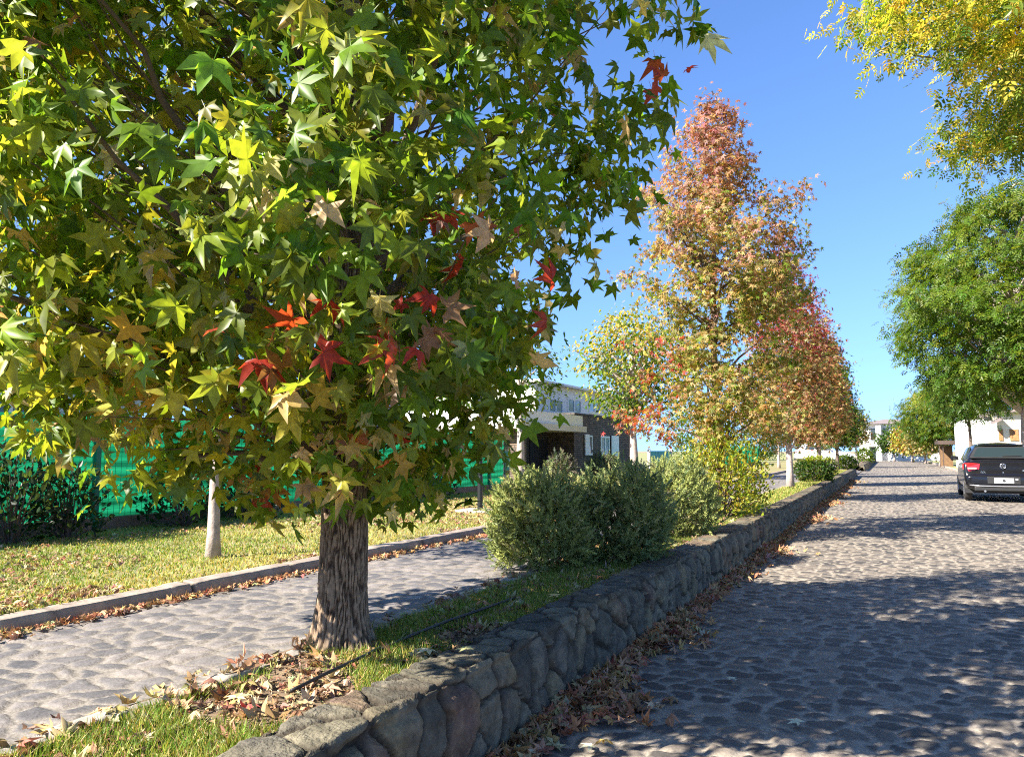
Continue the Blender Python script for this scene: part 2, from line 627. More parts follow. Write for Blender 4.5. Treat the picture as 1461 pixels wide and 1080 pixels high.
tag(heightfield("lawn", np.concatenate([np.linspace(XF - .3, XK - .10, 60)]), np.concatenate([np.arange(-8, 30, .12), np.arange(30, 100, 1.)]),
                lambda X, Y, s: (lawn_z(X, Y), X * 0, X * 0), M['lawn_soil']), kind='structure')
flat("yard", -300, XF - .25, -60, 300, .36, M['verge'])
flat("verge", 3.7, 300, -60, 300, .06, M['verge'])


# ------------------------------------------------------------------ swept masonry: wall, kerbs, edging
def sweep(name, prof, ds, ys, fn, mat, parent=None):
    P = [np.array(prof[0], float)]
    for a, b in zip(prof[:-1], prof[1:]):
        a, b = np.array(a, float), np.array(b, float)
        k = max(1, int(round(np.linalg.norm(b - a) / ds)))
        for q in range(1, k + 1):
            P.append(a + (b - a) * q / k)
    P = np.array(P)
    T = np.gradient(P, axis=0)
    for _ in range(2):
        T[1:-1] = (T[:-2] + 2 * T[1:-1] + T[2:]) / 4
    T /= np.linalg.norm(T, axis=1)[:, None] + 1e-9
    N = np.stack([T[:, 1], -T[:, 0]], -1)
    S = np.concatenate([[0], np.cumsum(np.linalg.norm(np.diff(P, axis=0), axis=1))])
    Y, SS = np.meshgrid(ys, S, indexing='ij')
    d, m, t = fn(Y, SS)
    V = np.stack([P[None, :, 0] + N[None, :, 0] * d, Y, P[None, :, 1] + N[None, :, 1] * d], -1)
    ny, ns = len(ys), len(S)
    i = (np.arange(ny - 1)[:, None] * ns + np.arange(ns - 1)[None]).ravel()
    F = np.stack([i, i + ns, i + ns + 1, i + 1], -1)
    V = V.reshape(-1, 3)
    # close both ends with fans
    nv = len(V)
    V = np.concatenate([V, [[P[:, 0].mean(), ys[0], P[:, 1].mean()], [P[:, 0].mean(), ys[-1], P[:, 1].mean()]]])
    j = np.arange(ns - 1)
    e0 = np.stack([np.full(ns - 1, nv), j, j + 1, j + 1], -1)
    b = (ny - 1) * ns
    me_attrs = {"stone": np.concatenate([m.ravel(), [1, 1]]), "tone": np.concatenate([t.ravel(), [.3, .3]])}
    o = mesh_np(name, V, F, mat, parent, smooth=True, attrs=me_attrs)
    bm = bmesh.new(); bm.from_mesh(o.data); bm.verts.ensure_lookup_table()
    for q in range(ns - 1):
        try:
            bm.faces.new((bm.verts[nv], bm.verts[q + 1], bm.verts[q])).smooth = False
            bm.faces.new((bm.verts[nv + 1], bm.verts[b + q], bm.verts[b + q + 1])).smooth = False
        except Exception:
            pass
    bm.to_mesh(o.data); bm.free()
    return o


def wall_fn(Y, S):
    u = Y + .10 * (fbm(Y * 3.3, S * 3.3, 70, 3) - .45)
    v = S + .10 * (fbm(Y * 3.3, S * 3.3, 71, 3) - .45)
    f1, e, idv, ox, oy = voro(u / .185, v / .215, 72, .98)
    r2 = h2(np.floor(idv * 9973), np.floor(idv * 7919), 3)
    top = sstep(.37, .41, S)
    chip = fbm(Y * 26, S * 26, 74, 3) - .45
    th = .03 + .05 * r2
    m = sstep(th, th + .05, e + .13 * chip)
    d = m * (.034 - .022 * top) + m * .016 * (idv - .5) * (1 - .75 * top)
    d = d + .022 * (ox * (r2 - .5) + oy * (idv - .5)) * m * (1.6 - 1.3 * top)
    d = d + .005 * m * np.sqrt(np.clip((e - th) / .5, 0, 1)) * (1 - .6 * top)
    ridge = np.abs(fbm(Y * 7 + 3, S * 7, 75, 4) - .47)
    d = d + (.026 * (fbm(Y * 10, S * 10, 73, 5) - .5) - .030 * np.clip(.06 - ridge, 0, 1)) * (1 - .5 * top)
    d = d + .013 * (fbm(Y * 30, S * 34, 76, 3) - .5) - .018
    edge = np.exp(-((S - .385) / .03) ** 2)
    d = d - .030 * edge * fbm(Y * 6, S * 0, 77, 3)
    return d, m * (1 - .6 * top * sstep(.35, .6, fbm(Y * 3, S * 6, 79, 3))), np.clip(idv * .8 + .35 * (fbm(Y * 6, S * 6, 78, 4) - .4), 0, 1)


wall_prof = [(XW + .02, -.06), (XW, .20), (XW - .01, ZW - .02), (XW - .03, ZW), (XWB, ZW), (XWB - .01, .26)]
tag(sweep("retaining_wall", wall_prof, .011, rows(-3, 1.3, 41.5, .011, .004), wall_fn, M['wall_stone']),
    "long low dry stone retaining wall holding up the planted strip along the cobbled road", "wall")
tag(sweep("retaining_wall", [(p[0] + .05, p[1]) for p in wall_prof], .04, np.arange(52, 98, .2), wall_fn, M['wall_stone']),
    "far short stone wall beyond the crossing gap near the white building", "wall")


def kerb_fn(Y, S):
    k = np.floor(Y / .93 + .2 * h2(np.floor(Y / .93), 0 * Y, 4))
    jo = np.abs(((Y / .93) % 1) - .5)
    joint = sstep(.485, .5, jo)
    d = -.02 * joint + .014 * (fbm(Y * 4, S * 6, 80, 4) - .5) + .02 * (h2(k, 0 * k, 5) - .5) * .6
    return d, 1 - joint, np.clip(h2(k, 0 * k, 6) * .6 + .5 * fbm(Y * 4, S * 8, 81, 3), 0, 1)


tag(sweep("kerb", [(XK + .01, .2), (XK, ZG - .02), (XK - .02, ZG + .015), (XK - .13, ZG + .02), (XK - .14, .3)], .012, rows(-8, 1.5, 42, .02, .006), kerb_fn, M['kerb']), kind='structure')
tag(sweep("kerb_by_verge", [(3.7, .13), (3.55, .13), (3.53, -.1)][::-1] if False else [(3.72, .0), (3.72, .12), (3.56, .12), (3.54, -.1)], .04, np.arange(-8, 108, .25), kerb_fn, M['kerb']), kind='structure')


def edge_fn(Y, S):
    f1, e, idv, ox, oy = voro(Y / .21, S * 0 + .5, 90, .8)
    m = sstep(.02, .12, e)
    d = m * .03 * (.4 + .6 * idv) - .02 + .016 * (fbm(Y * 11, S * 11, 91, 4) - .5)
    return d, m, np.clip(idv * .6 + .5 * fbm(Y * 9, S * 9, 92, 3), 0, 1)


tag(sweep("stone_edging", [(XE + .10, .26), (XE + .085, ZL + .045), (XE + .02, ZL + .05), (XE - .04, ZL + .02), (XE - .05, .26)], .012, rows(-4, 1.2, 41, .012, .005), edge_fn, M['edge_stone']), kind='structure')


# ------------------------------------------------------------------ leaves, grass, litter
def sweetgum_leaf(curl=.35, fine=True):
    """five pointed star leaf, blade length about 1 from the stalk end to the tip"""
    lobes = [(0, 1.0), (52, .92), (-52, .92), (112, .62), (-112, .62)]
    lobes.sort(key=lambda q: -q[0])
    pts = [(0.0, -.02)]
    pts = []
    angs = [q[0] for q in lobes]
    out = [(-150, .10)]
    for k, (a, L) in enumerate(lobes[::-1]):
        if fine:
            out.append((a - 19, L * .56))
        out.append((a, L))
        if fine:
            out.append((a + 19, L * .56))
        if k < 4:
            a2 = lobes[::-1][k + 1][0]
            out.append(((a + a2) / 2, .42))
    out.append((150, .10))
    V = [(0, 0, 0)]
    for a, r in out:
        t = math.radians(a)
        x, y = r * math.sin(t), r * math.cos(t)
        near = min(abs(a - q) for q in angs)
        z = -curl * r * r * .6 + (.03 if 8 < near else 0.0) * (1 if r > .2 else 0)
        V.append((x, y, z))
    n = len(V)
    F = [(0, i + 1, i) for i in range(1, n - 1)]
    b = n                                               # leaf stalk
    V += [(-.012, 0, 0), (.012, 0, 0), (.008, -.45, .16), (-.008, -.45, .16)]
    F += [(b, b + 2, b + 1), (b, b + 3, b + 2)]
    V = np.array(V)
    V[:, 1] += .45
    V[:, 2] -= .16
    return V, np.array(F)


def star_leaf_simple():
    V = [(0, 0, 0)]
    for a, r in ((-140, .15), (-105, .6), (-80, .3), (-50, .9), (-25, .33), (0, 1), (25, .33), (50, .9), (80, .3), (105, .6), (140, .15)):
        t = math.radians(a)
        V.append((r * math.sin(t), r * math.cos(t), -.25 * r * r))
    return np.array(V), np.array([(0, i + 1, i) for i in range(1, len(V) - 1)])


def ash_leaf(n_pair=3):
    V, F = [], []

    def lf(x, y, a, L, w):
        b = len(V)
        ca, sa = math.cos(a), math.sin(a)
        for (u, v, z) in ((0, 0, 0), (w, L * .42, .02), (0, L, -.08 * L), (-w, L * .42, .02)):
            V.append((x + u * ca + v * sa, y - u * sa + v * ca, z - .25 * y * y))
        F.append((b, b + 1, b + 2)); F.append((b, b + 2, b + 3))
    for k in range(n_pair):
        y = .15 + .25 * k
        lf(.0, y, 1.05, .42, .085)
        lf(.0, y, -1.05, .42, .085)
    lf(0, .15 + .25 * n_pair - .15, 0, .42, .095)
    return np.array(V), np.array(F)


def oval_leaf():
    V = [(0, 0, 0), (.28, .35, .04), (.2, .75, -.02), (0, 1, -.1), (-.2, .75, -.02), (-.28, .35, .04)]
    return np.array(V), np.array([(0, 1, 2), (0, 2, 3), (0, 3, 4), (0, 4, 5)])


def needle_sprig(n=24, seed=0):
    r = random.Random(seed)
    V, F = [], []
    for k in range(n):
        t = (k + .5) / n
        y = t * .85
        w = k * 2.4
        L = .30 * (1 - .45 * t)
        el = .55 + .6 * t
        d = Vector((math.cos(w) * math.cos(el), math.sin(el), math.sin(w) * math.cos(el)))
        s = d.cross(Vector((r.uniform(-1, 1), r.uniform(-1, 1), r.uniform(-1, 1)))).normalized() * .040
        b = len(V)
        p = Vector((0, y, 0))
        V += [tuple(p - s), tuple(p + s), tuple(p + d * L)]
        F.append((b, b + 1, b + 2))
    return np.array(V), np.array(F)


def norm(a):
    return a / (np.linalg.norm(a, axis=-1, keepdims=True) + 1e-9)


def frames(nrm, tip):
    n = norm(nrm)
    y = norm(tip - n * np.sum(tip * n, -1, keepdims=True))
    x = np.cross(y, n)
    return np.stack([x, y, n], -1)          # columns


def scatter(templates, P, R, S, C, which=None):
    Vs, Fs, Cs = [], [], []
    base = 0
    if which is None:
        which = np.arange(len(P)) % len(templates)
    for k, (tv, tf) in enumerate(templates):
        idx = np.where(which == k)[0]
        if not len(idx):
            continue
        v = np.einsum('nij,mj->nmi', R[idx], tv) * S[idx][:, None, None] + P[idx][:, None, :]
        f = tf[None] + (np.arange(len(idx)) * len(tv))[:, None, None] + base
        Vs.append(v.reshape(-1, 3)); Fs.append(f.reshape(-1, 3))
        Cs.append(np.repeat(C[idx], len(tv), axis=0))
        base += len(idx) * len(tv)
    return np.concatenate(Vs), np.concatenate(Fs), np.concatenate(Cs)


_q = np.random.default_rng(77)
SG = []
for _c in (.1, .5, .95, -.3, .25, .7, 1.3, .4):
    _v, _f = sweetgum_leaf(_c)
    _bl = (np.arange(len(_v)) > 0) & (np.arange(len(_v)) < len(_v) - 4)
    _v = _v + _q.normal(0, 1, _v.shape) * np.array([.035, .035, .06]) * _bl[:, None]
    _v = _v + np.array([0, 0, 1.]) * (_q.normal(0, .12) * _v[:, 0:1] + _q.normal(0, .25) * _v[:, 0:1] ** 2)
    SG.append((_v, _f))
STAR = [star_leaf_simple()]
ASH = [ash_leaf(3), ash_leaf(2)]
OVAL = [oval_leaf()]
SPRIG = [needle_sprig(26, 1), needle_sprig(24, 2), needle_sprig(22, 3)]


def clusters_in(n, rfun, zb, zt, r, inner=.35):
    """points spread through a crown whose outline is rfun(t, azimuth); t runs 0..1 from its bottom to its top"""
    out = []
    while len(out) < n:
        t = r.random(4 * n); ph = r.random(4 * n) * 2 * math.pi
        R = rfun(t, ph)
        keep = r.random(4 * n) < (R / R.max()) ** 1.6 + .04
        t, ph, R = t[keep], ph[keep], R[keep]
        rad = R * (inner + (1 - inner) * np.sqrt(r.random(len(t))))
        for a, b, c, in zip(t, ph, rad):
            out.append((c * math.cos(b), c * math.sin(b), zb + a * (zt - zb)))
    return np.array(out[:n])


def limb_paths(mb, C, axis_at, r, every, r0, zlow, droop=.15, n=5):
    for c in C[::every]:
        rad = math.hypot(c[0], c[1])
        z0 = max(zlow, c[2] - rad * r.uniform(.35, .9))
        a = axis_at(z0); c = Vector(c)
        a = Vector(a)
        pts, rr = [], []
        for k in range(n + 1):
            t = k / n
            p = a.lerp(c, t)
            p.z += droop * rad * math.sin(math.pi * t) * .8
            p += Vector((r.normal(0, .02), r.normal(0, .02), r.normal(0, .015))) * (1 if 0 < k < n else 0) * (.5 + rad * .4)
            pts.append(p); rr.append(r0 * (1 - .85 * t) * (.5 + .5 * min(1, rad)))
        mb.tube(pts, rr, 5, cap=False)


def make_tree(base, label, rfun, zb, zt, ncl, nleaf, templates, lsize, palette, trunk_r, seed, cl_sigma=.16, inner=.35,
              mat_trunk='branch', group=None, name='street_tree', cat='tree', every=6, lean=(0, 0), droop_leaf=.7, trunk_h=None, limb_r=None, off=(0, 0)):
    r = np.random.default_rng(seed)
    root = tag(empty(name, base), label, cat, group)
    C = clusters_in(ncl, rfun, zb, zt, r, inner)
    C[:, 0] += off[0]; C[:, 1] += off[1]
    N = ncl * nleaf
    ci = np.repeat(np.arange(ncl), nleaf)
    P = C[ci] + r.normal(0, 1, (N, 3)) * np.array([cl_sigma, cl_sigma, cl_sigma * .75])
    o = P.copy(); o[:, 0] -= off[0]; o[:, 1] -= off[1]; o[:, 2] = 0
    o = norm(o)
    up = np.array([0, 0, 1.0])
    nrm = .55 * o + .6 * up + .55 * r.normal(0, 1, (N, 3))
    tip = -droop_leaf * up + .55 * o + .45 * r.normal(0, 1, (N, 3))
    R = frames(nrm, tip)
    S = lsize * (.62 + .55 * r.random(N))
    cols = palette(P, ci, r)
    V, F, Cc = scatter(templates, P, R, S, cols, r.integers(0, len(templates), N))
    mesh_np("crown", V, F, M['leaf'], root, cols=Cc)
    mb = MB()
    th = trunk_h or zb + (zt - zb) * .92
    pts, rr = [], []
    for k in range(13):
        t = k / 12
        z = th * t
        pts.append((lean[0] * z + .03 * math.sin(z * 2.1 + seed) * t, lean[1] * z + .03 * math.cos(z * 1.7 + seed) * t, z - .04))
        rr.append(trunk_r * ((1 - .9 * t) + .35 * math.exp(-z / .12)))
    mb.tube(pts, rr, 10)
    limb_paths(mb, C, lambda z: (lean[0] * z, lean[1] * z, z), r, every, limb_r or trunk_r * .35, zb * .75)
    mb.build("trunk", M[mat_trunk], root, smooth=True)
    return root


def pick(r, n, choices):
    """per-leaf colour: list of (weight, rgb)"""
    w = np.array([c[0] for c in choices], float); w /= w.sum()
    k = r.choice(len(choices), n, p=w)
    c = np.array([c[1] for c in choices])[k]
    return c * (.8 + .4 * r.random((n, 1))) * (1 + .12 * r.normal(0, 1, (n, 3)).clip(-2, 2))


GREEN, DGREEN, YGREEN, OLIVE = (.068, .130, .012), (.040, .088, .014), (.16, .22, .02), (.12, .14, .025)
TAN, YELLOW, ORANGE, RED, CRIM, PINK, BROWN = (.46, .36, .15), (.44, .38, .06), (.34, .16, .06), (.36, .05, .03), (.26, .035, .045), (.40, .21, .16), (.22, .13, .06)

# ------------------------------------------------------------------ the near sweetgum
T1B = on_z(487, 922, ZS)
T1B[2] = ZS
e_r = np.array([math.cos(YAW), math.sin(YAW)])
e_f = np.array([-math.sin(YAW), math.cos(YAW)])


def sweetgum_near():
    r = np.random.default_rng(21)
    root = tag(empty("sweetgum_tree", T1B), "big green sweetgum with furrowed bark and scattered red leaves, nearest tree beside the wall", "tree")
    # trunk
    nth, nz_ = 200, 420
    zz = np.linspace(-.05, 2.6, nz_)
    th = np.linspace(0, 2 * math.pi, nth, endpoint=False)
    TH, Z = np.meshgrid(th, zz)
    rad = .112 * (1 - .12 * Z / 2.0) + .055 * np.exp(-np.clip(Z, 0, 9) / .11) * (1 + .55 * np.cos(5 * TH + 1)) + .006 * np.cos(3 * TH + Z)
    u = TH / (2 * math.pi) * 46 + .9 * (fbm(Z * 9, TH * 0 + 1, 1, 3) - .5)
    cx, sx_ = np.cos(TH), np.sin(TH)
    warp = fbm(cx * 3 + 7, Z * 7 + sx_ * 3, 2, 3) - .5
    f1, e, idv, ox, oy = voro((u + 3.4 * warp), Z / .19 + 1.2 * (fbm(cx * 6, sx_ * 6 + Z * 4, 8, 2) - .5), 11, .9)
    # wrap the seam
    m = sstep(.02, .34, e)
    fine = fbm(cx * 22 + 40, sx_ * 22 + Z * 26, 12, 4)
    rad = rad + .0085 * m + .006 * (fine - .5) * 2 - .007
    lx = .035 * Z * 0 + .012 * np.sin(Z * 2.2)
    V = np.stack([rad * cx + lx, rad * sx_, Z], -1).reshape(-1, 3)
    i = np.arange(nz_ - 1)[:, None] * nth
    j = np.arange(nth)[None]
    j2 = (j + 1) % nth
    F = np.stack([i + j, i + j2, i + nth + j2, i + nth + j], -1).reshape(-1, 4)
    mesh_np("trunk", V, F, M['furrowed_bark'], root, smooth=True, attrs={"stone": np.clip(m * .8 + .35 * (fine - .4), 0, 1).ravel(), "tone": idv.ravel()})
    up = MB()
    zs = np.linspace(2.5, 7.0, 12)
    up.tube([(.03 * math.sin(z * 1.3), .03 * math.cos(z * 1.1) - .03, z) for z in zs], [.098 * (1 - (z - 2.5) / 4.8) + .006 for z in zs], 10)
    up.build("leader", M['branch'], root, smooth=True)

    # crown outline: radius by height above the lens and by side (right, left, near, far)
    def R_at(zc, a, b):
        zr = np.array([-.60, -.32, -.10, .15, .65, 1.2, 1.9, 2.6, 3.6, 4.6, 5.6, 6.0])
        right = np.interp(zc, zr, [.00, .03, .48, .78, 1.00, 1.34, 1.66, 1.72, 1.50, 1.05, .45, .05])
        left = np.interp(zc, zr, [.00, .25, .95, 1.50, 2.0, 2.25, 2.25, 2.1, 1.7, 1.1, .45, .05])
        near = np.interp(zc, zr, [.00, .10, .60, 1.10, 1.75, 1.85, 1.9, 1.9, 1.6, 1.1, .45, .05])
        far = np.interp(zc, zr, [.00, .03, .55, 1.05, 1.3, 1.5, 1.6, 1.6, 1.4, 1.0, .45, .05])
        la = np.where(a > 0, right, left)
        fb = np.where(b > 0, far, near)
        return 1 / np.sqrt((a / np.maximum(la, .02)) ** 2 + (b / np.maximum(fb, .02)) ** 2)

    n_c = 1300
    C = []
    while len(C) < n_c:
        zc = r.uniform(-.2, 5.9); ph = r.uniform(0, 2 * math.pi)
        a, b = math.cos(ph), math.sin(ph)
        Rm = float(R_at(zc, a, b))
        if r.random() > (Rm / 2.2) ** 1.3 * (1 if zc < 2.4 else .55):
            continue
        rad = Rm * (.30 + .70 * math.sqrt(r.random()))
        hole = float(fbm(np.array(zc * 1.6 + 9), np.array(ph * 2.2), 300, 2))
        if a > -.3 and (hole < .24 or (hole < .33 and r.random() < .6)):
            continue
        q = e_r * (a * rad) + e_f * (b * rad)
        C.append((q[0], q[1], zc + CAM[2] - ZS))
    C = np.array(C)
    nl = 14
    N = n_c * nl
    ci = np.repeat(np.arange(n_c), nl)
    P = C[ci] + r.normal(0, 1, (N, 3)) * np.array([.10, .10, .085])
    o = P.copy(); o[:, 2] = 0; o = norm(o)
    up_ = np.array([0, 0, 1.])
    Rm = frames(.85 * o +   .42 * up_ + .62 * r.normal(0, 1, (N, 3)), -.8 * up_ + .3 * o + .7 * r.normal(0, 1, (N, 3)))
    S = .089 * (.45 + .75 * r.random(N) ** .8)
    # colours: leaf by leaf, with turned clumps and yellow ones that also paint in sunlit foliage
    cols = pick(r, N, [(40, (.112, .192, .017)), (32, (.168, .245, .021)), (28, (.28, .34, .038)), (5, (.58, .50, .25)), (.2, PINK)])
    turn = r.random(n_c)
    reds = [at_d(665, 335, 2.45), at_d(665, 335, 2.75), at_d(590, 450, 2.4), at_d(590, 450, 2.65), at_d(620, 610, 2.8), at_d(545, 640, 2.9), at_d(740, 345, 2.6), at_d(790, 410, 2.9), at_d(950, 90, 3.4), at_d(530, 665, 2.9)]
    tans = [at_d(440, 610, 3.0), at_d(400, 120, 4.2), at_d(480, 660, 3.2), at_d(780, 210, 3.3), at_d(440, 330, 3.4), at_d(660, 640, 3.4), at_d(480, 60, 4.2), at_d(560, 90, 4.1), at_d(860, 20, 3.4)]
    yels = [at_d(340, 60, 4.2), at_d(240, 130, 4.0), at_d(280, 470, 2.8), at_d(150, 640, 2.8), at_d(420, 160, 4.4)]  # yellow leaves, spread wider so their colour imitates sun shining through
    PW = P + T1B
    for lst, ch, rr, pr in ((reds, [(4, (.50, .06, .04)), (2, (.42, .11, .05)), (1, PINK)], .15, .8), (tans, [(4, (.62, .50, .25)), (2, (.56, .40, .20)), (3, (.46, .50, .10))], .26, .26), (yels, [(3, (.34, .36, .03)), (2, YELLOW), (2, YGREEN)], .55, .6)):
        for q in lst:
            k = (np.linalg.norm(PW - q, axis=1) < rr) & (r.random(N) < pr)
            cols[k] = pick(r, int(k.sum()), ch)
    k = turn[ci] > .965
    cols[k] = pick(r, int(k.sum()), [(3, TAN), (2, YGREEN), (1, YELLOW)])
    k = (turn[ci] < .007) & (r.random(N) < .7)
    cols[k] = pick(r, int(k.sum()), [(2, RED), (2, ORANGE), (1, TAN)])
    k = (PW @ np.append(e_r, 0) > 1.9) & (PW[:, 2] > 2.4) & (r.random(N) < .30)
    cols[k] = pick(r, int(k.sum()), [(2, (.16, .07, .04)), (1, ORANGE), (2, OLIVE)])
    which_ = r.integers(0, 8, N)
    V, F, Cc = scatter(SG, P, Rm, S, np.clip(cols, .004, .9), which_)
    # leaf bases are paler than the lobe tips
    shade = np.concatenate([np.tile(np.clip(1.16 - .30 * np.hypot(SG[k][0][:, 0], SG[k][0][:, 1] - .45), .8, 1.2), int((which_ == k).sum())) for k in range(8)])
    Cc = Cc * shade[:, None]
    mesh_np("crown", V, F, M['leaf'], root, smooth=True, cols=Cc)
    # limbs and twigs
    lb = MB()
    limb_paths(lb, C[np.argsort(r.random(n_c))][:34], lambda z: (0, 0, z), r, 1, .034, .78, .12, 7)
    limb_paths(lb, C, lambda z: (0, 0, z), r, 7, .010, .85, .05, 6)
    lb.build("branches", M['branch'], root, smooth=True)
    return root


sweetgum_near()


# ------------------------------------------------------------------ other sweetgums of the planted strip
def prof(ts, rs):
    return lambda t: np.interp(t, ts, rs)


def bumpy(pf, amp, seed, lob=5):
    def f(t, ph):
        return pf(t) * (1 + amp * np.sin(ph * lob + t * 17 + seed) * .6 + amp * (fbm(t * 7 + np.cos(ph) * 2, np.sin(ph) * 2 + t * 3, seed, 3) - .45) * 2.4)
    return f


def strip_base(px, d):
    p = at_d(px, 700, d)
    x = min(max(p[0], XE + .25), XWB - .2) if d < 42 else p[0]
    return (x, p[1], ZS - .02)


def pal_blend(stops, height, noise=.35, extra=None):
    """colours blended by height in the crown, stirred per clump"""
    def f(P, ci, r):
        n = len(P)
        nc = ci.max() + 1
        jit = r.normal(0, noise, nc)[ci]
        t = np.clip((P[:, 2] - height[0]) / (height[1] - height[0]) + jit * .5 + r.normal(0, .10, n), 0, .999)
        k = (t * len(stops)).astype(int)
        cols = np.zeros((n, 3))
        for i, s in enumerate(stops):
            q = k == i
            if q.any():
                cols[q] = pick(r, int(q.sum()), s)
        if extra:
            for fn, ch, pr in extra:
                q = fn(P) & (r.random(n) < pr)
                if q.any():
                    cols[q] = pick(r, int(q.sum()), ch)
        return np.clip(cols, .004, .9)
    return f


cone = prof([0, .1, .35, .6, .8, .93, 1], [.6, 1.12, 1.08, .85, .52, .26, .05])
spire = prof([0, .1, .4, .6, .68, .8, .95, 1], [.60, .93, .92, .90, .70, .44, .22, .04])
b2 = strip_base(994, 11.2)
make_tree(b2, "tall golden and rusty sweetgum rising behind the yellow bush with reddish top", bumpy(spire, 1.0, 3.0, 3), 1.10, 6.2, 430, 46, STAR, .074,
          pal_blend([[(3, (.40, .28, .10)), (3, YGREEN), (4, TAN), (1, OLIVE)], [(3, (.36, .32, .08)), (3, OLIVE), (3, TAN), (4, YGREEN)], [(4, TAN), (3, (.38, .26, .11)), (2, OLIVE), (2, YGREEN)], [(3, (.40, .26, .14)), (3, (.42, .23, .17)), (3, BROWN), (2, TAN)], [(4, (.42, .22, .18)), (3, (.34, .16, .12)), (2, BROWN)]], (1.2, 6.2), .3,
                    [(lambda P: (P[:, 2] < 2.5) & (P @ np.append(e_r, 0) < -.6), [(2, RED), (2, PINK)], .45)]),
          0.075, 31, .115, .22, group=None, name='sweetgum_tree', every=9)
b3 = strip_base(1122, 19.0)
make_tree(b3, "crimson topped sweetgum with pale trunk just past the dark golden one", bumpy(lambda t: cone(t) * .92, .4, 5.0), 1.2, 6.5, 330, 42, STAR, .085,
          pal_blend([[(3, (.38, .19, .10)), (3, OLIVE), (3, TAN)], [(3, (.38, .20, .11)), (2, OLIVE), (2, TAN), (2, BROWN)], [(4, CRIM), (1, RED), (1, (.40, .18, .14))], [(5, CRIM), (3, (.36, .05, .06)), (1, PINK)]], (1.2, 6.4), .15),
          .085, 33, .17, .25, name='sweetgum_tree', mat_trunk='pale_bark', every=6)
make_tree(strip_base(1170, 27.0), "orange brown sweetgum third along the planted strip", bumpy(prof([0, .15, .5, .8, 1], [.55, .85, .8, .5, .1]), .35, 7.0), 1.2, 6.0, 380, 28, STAR, .11,
          pal_blend([[(3, (.38, .21, .10)), (2, OLIVE), (3, TAN)], [(4, (.40, .19, .11)), (2, BROWN), (2, TAN)], [(3, ORANGE), (3, PINK), (2, TAN)]], (1.2, 6.), .3),
          .08, 35, .2, .25, name='sweetgum_tree', mat_trunk='pale_bark')
make_tree(strip_base(1192, 36.0), "dark green sweetgum beyond the orange brown one on the planted strip", bumpy(prof([0, .15, .5, .8, 1], [.6, .85, .7, .42, .08]), .3, 9.0), 1.2, 5.9, 320, 26, STAR, .14,
          pal_blend([[(4, GREEN), (2, OLIVE)], [(5, GREEN), (2, YGREEN)], [(4, GREEN), (2, YGREEN)]], (1.2, 6.), .3), .085, 37, .22, .3, name='sweetgum_tree')
make_tree(strip_base(1224, 56.0), "small olive and orange sweetgum at the start of the far wall", bumpy(prof([0, .2, .6, 1], [.5, .95, .75, .1]), .2, 11.0), 1.3, 4.4, 130, 18, STAR, .17,
          pal_blend([[(3, OLIVE), (2, ORANGE)], [(4, OLIVE), (2, TAN)], [(3, OLIVE), (2, YGREEN)]], (1.2, 4.4), .3), .07, 39, .25, .3, name='sweetgum_tree', mat_trunk='pale_bark')

# ------------------------------------------------------------------ lawn-side trees
LT = on_z(304, 794, ZG)
make_tree((LT[0], LT[1], ZG - .02), "young lawn tree with slim smooth pinkish trunk left of the big furrowed trunk", bumpy(prof([0, .3, .7, 1], [.4, .9, .8, .1]), .2, 13.), 1.35, 3.6, 110, 16, STAR, .085,
          pal_blend([[(3, GREEN), (2, YGREEN)], [(2, YGREEN), (1, YELLOW), (2, GREEN)]], (1.3, 3.6)), .053, 41, .16, .3, mat_trunk='pale_bark', trunk_h=3.1)
L2 = on_x(742, 690, -7.4)
make_tree((L2[0], L2[1], ZG - .02), "thin green tree in front of the brick porch pillar by the fence end", bumpy(prof([0, .3, .7, 1], [.4, .8, .75, .1]), .2, 15.), 1.5, 3.9, 80, 18, OVAL, .10,
          pal_blend([[(3, GREEN), (2, YGREEN)], [(3, GREEN), (2, YGREEN)]], (1.3, 3.6)), .12, 43, .18, .3, mat_trunk='pale_bark', trunk_h=3.2)
L3 = on_x(905, 690, -7.6)
make_tree((L3[0], L3[1], ZG - .02), "green and yellow forked tree with white trunk before the brick house", bumpy(prof([0, .25, .6, .85, 1], [.5, 1.5, 1.7, 1.1, .2]), .35, 17.), 1.9, 5.6, 220, 26, OVAL, .15,
          pal_blend([[(4, GREEN), (2, YGREEN)], [(3, GREEN), (3, YGREEN), (1, YELLOW)], [(2, YGREEN), (3, YELLOW), (1, TAN)]], (1.6, 5.5)), .17, 45, .26, .3, mat_trunk='pale_bark', trunk_h=3.4, limb_r=.09, every=8)
L4 = on_x(1112, 690, -5.2)
make_tree((L4[0], L4[1], ZG - .02), "slender pale trunked tree beside the parked white car", bumpy(prof([0, .3, .7, 1], [.5, 1.3, 1.1, .1]), .2, 19.), 1.5, 4.4, 120, 18, OVAL, .15,
          pal_blend([[(3, YGREEN), (2, GREEN)], [(3, YGREEN), (2, TAN)]], (1.3, 4)), .08, 47, .25, .3, mat_trunk='pale_bark')
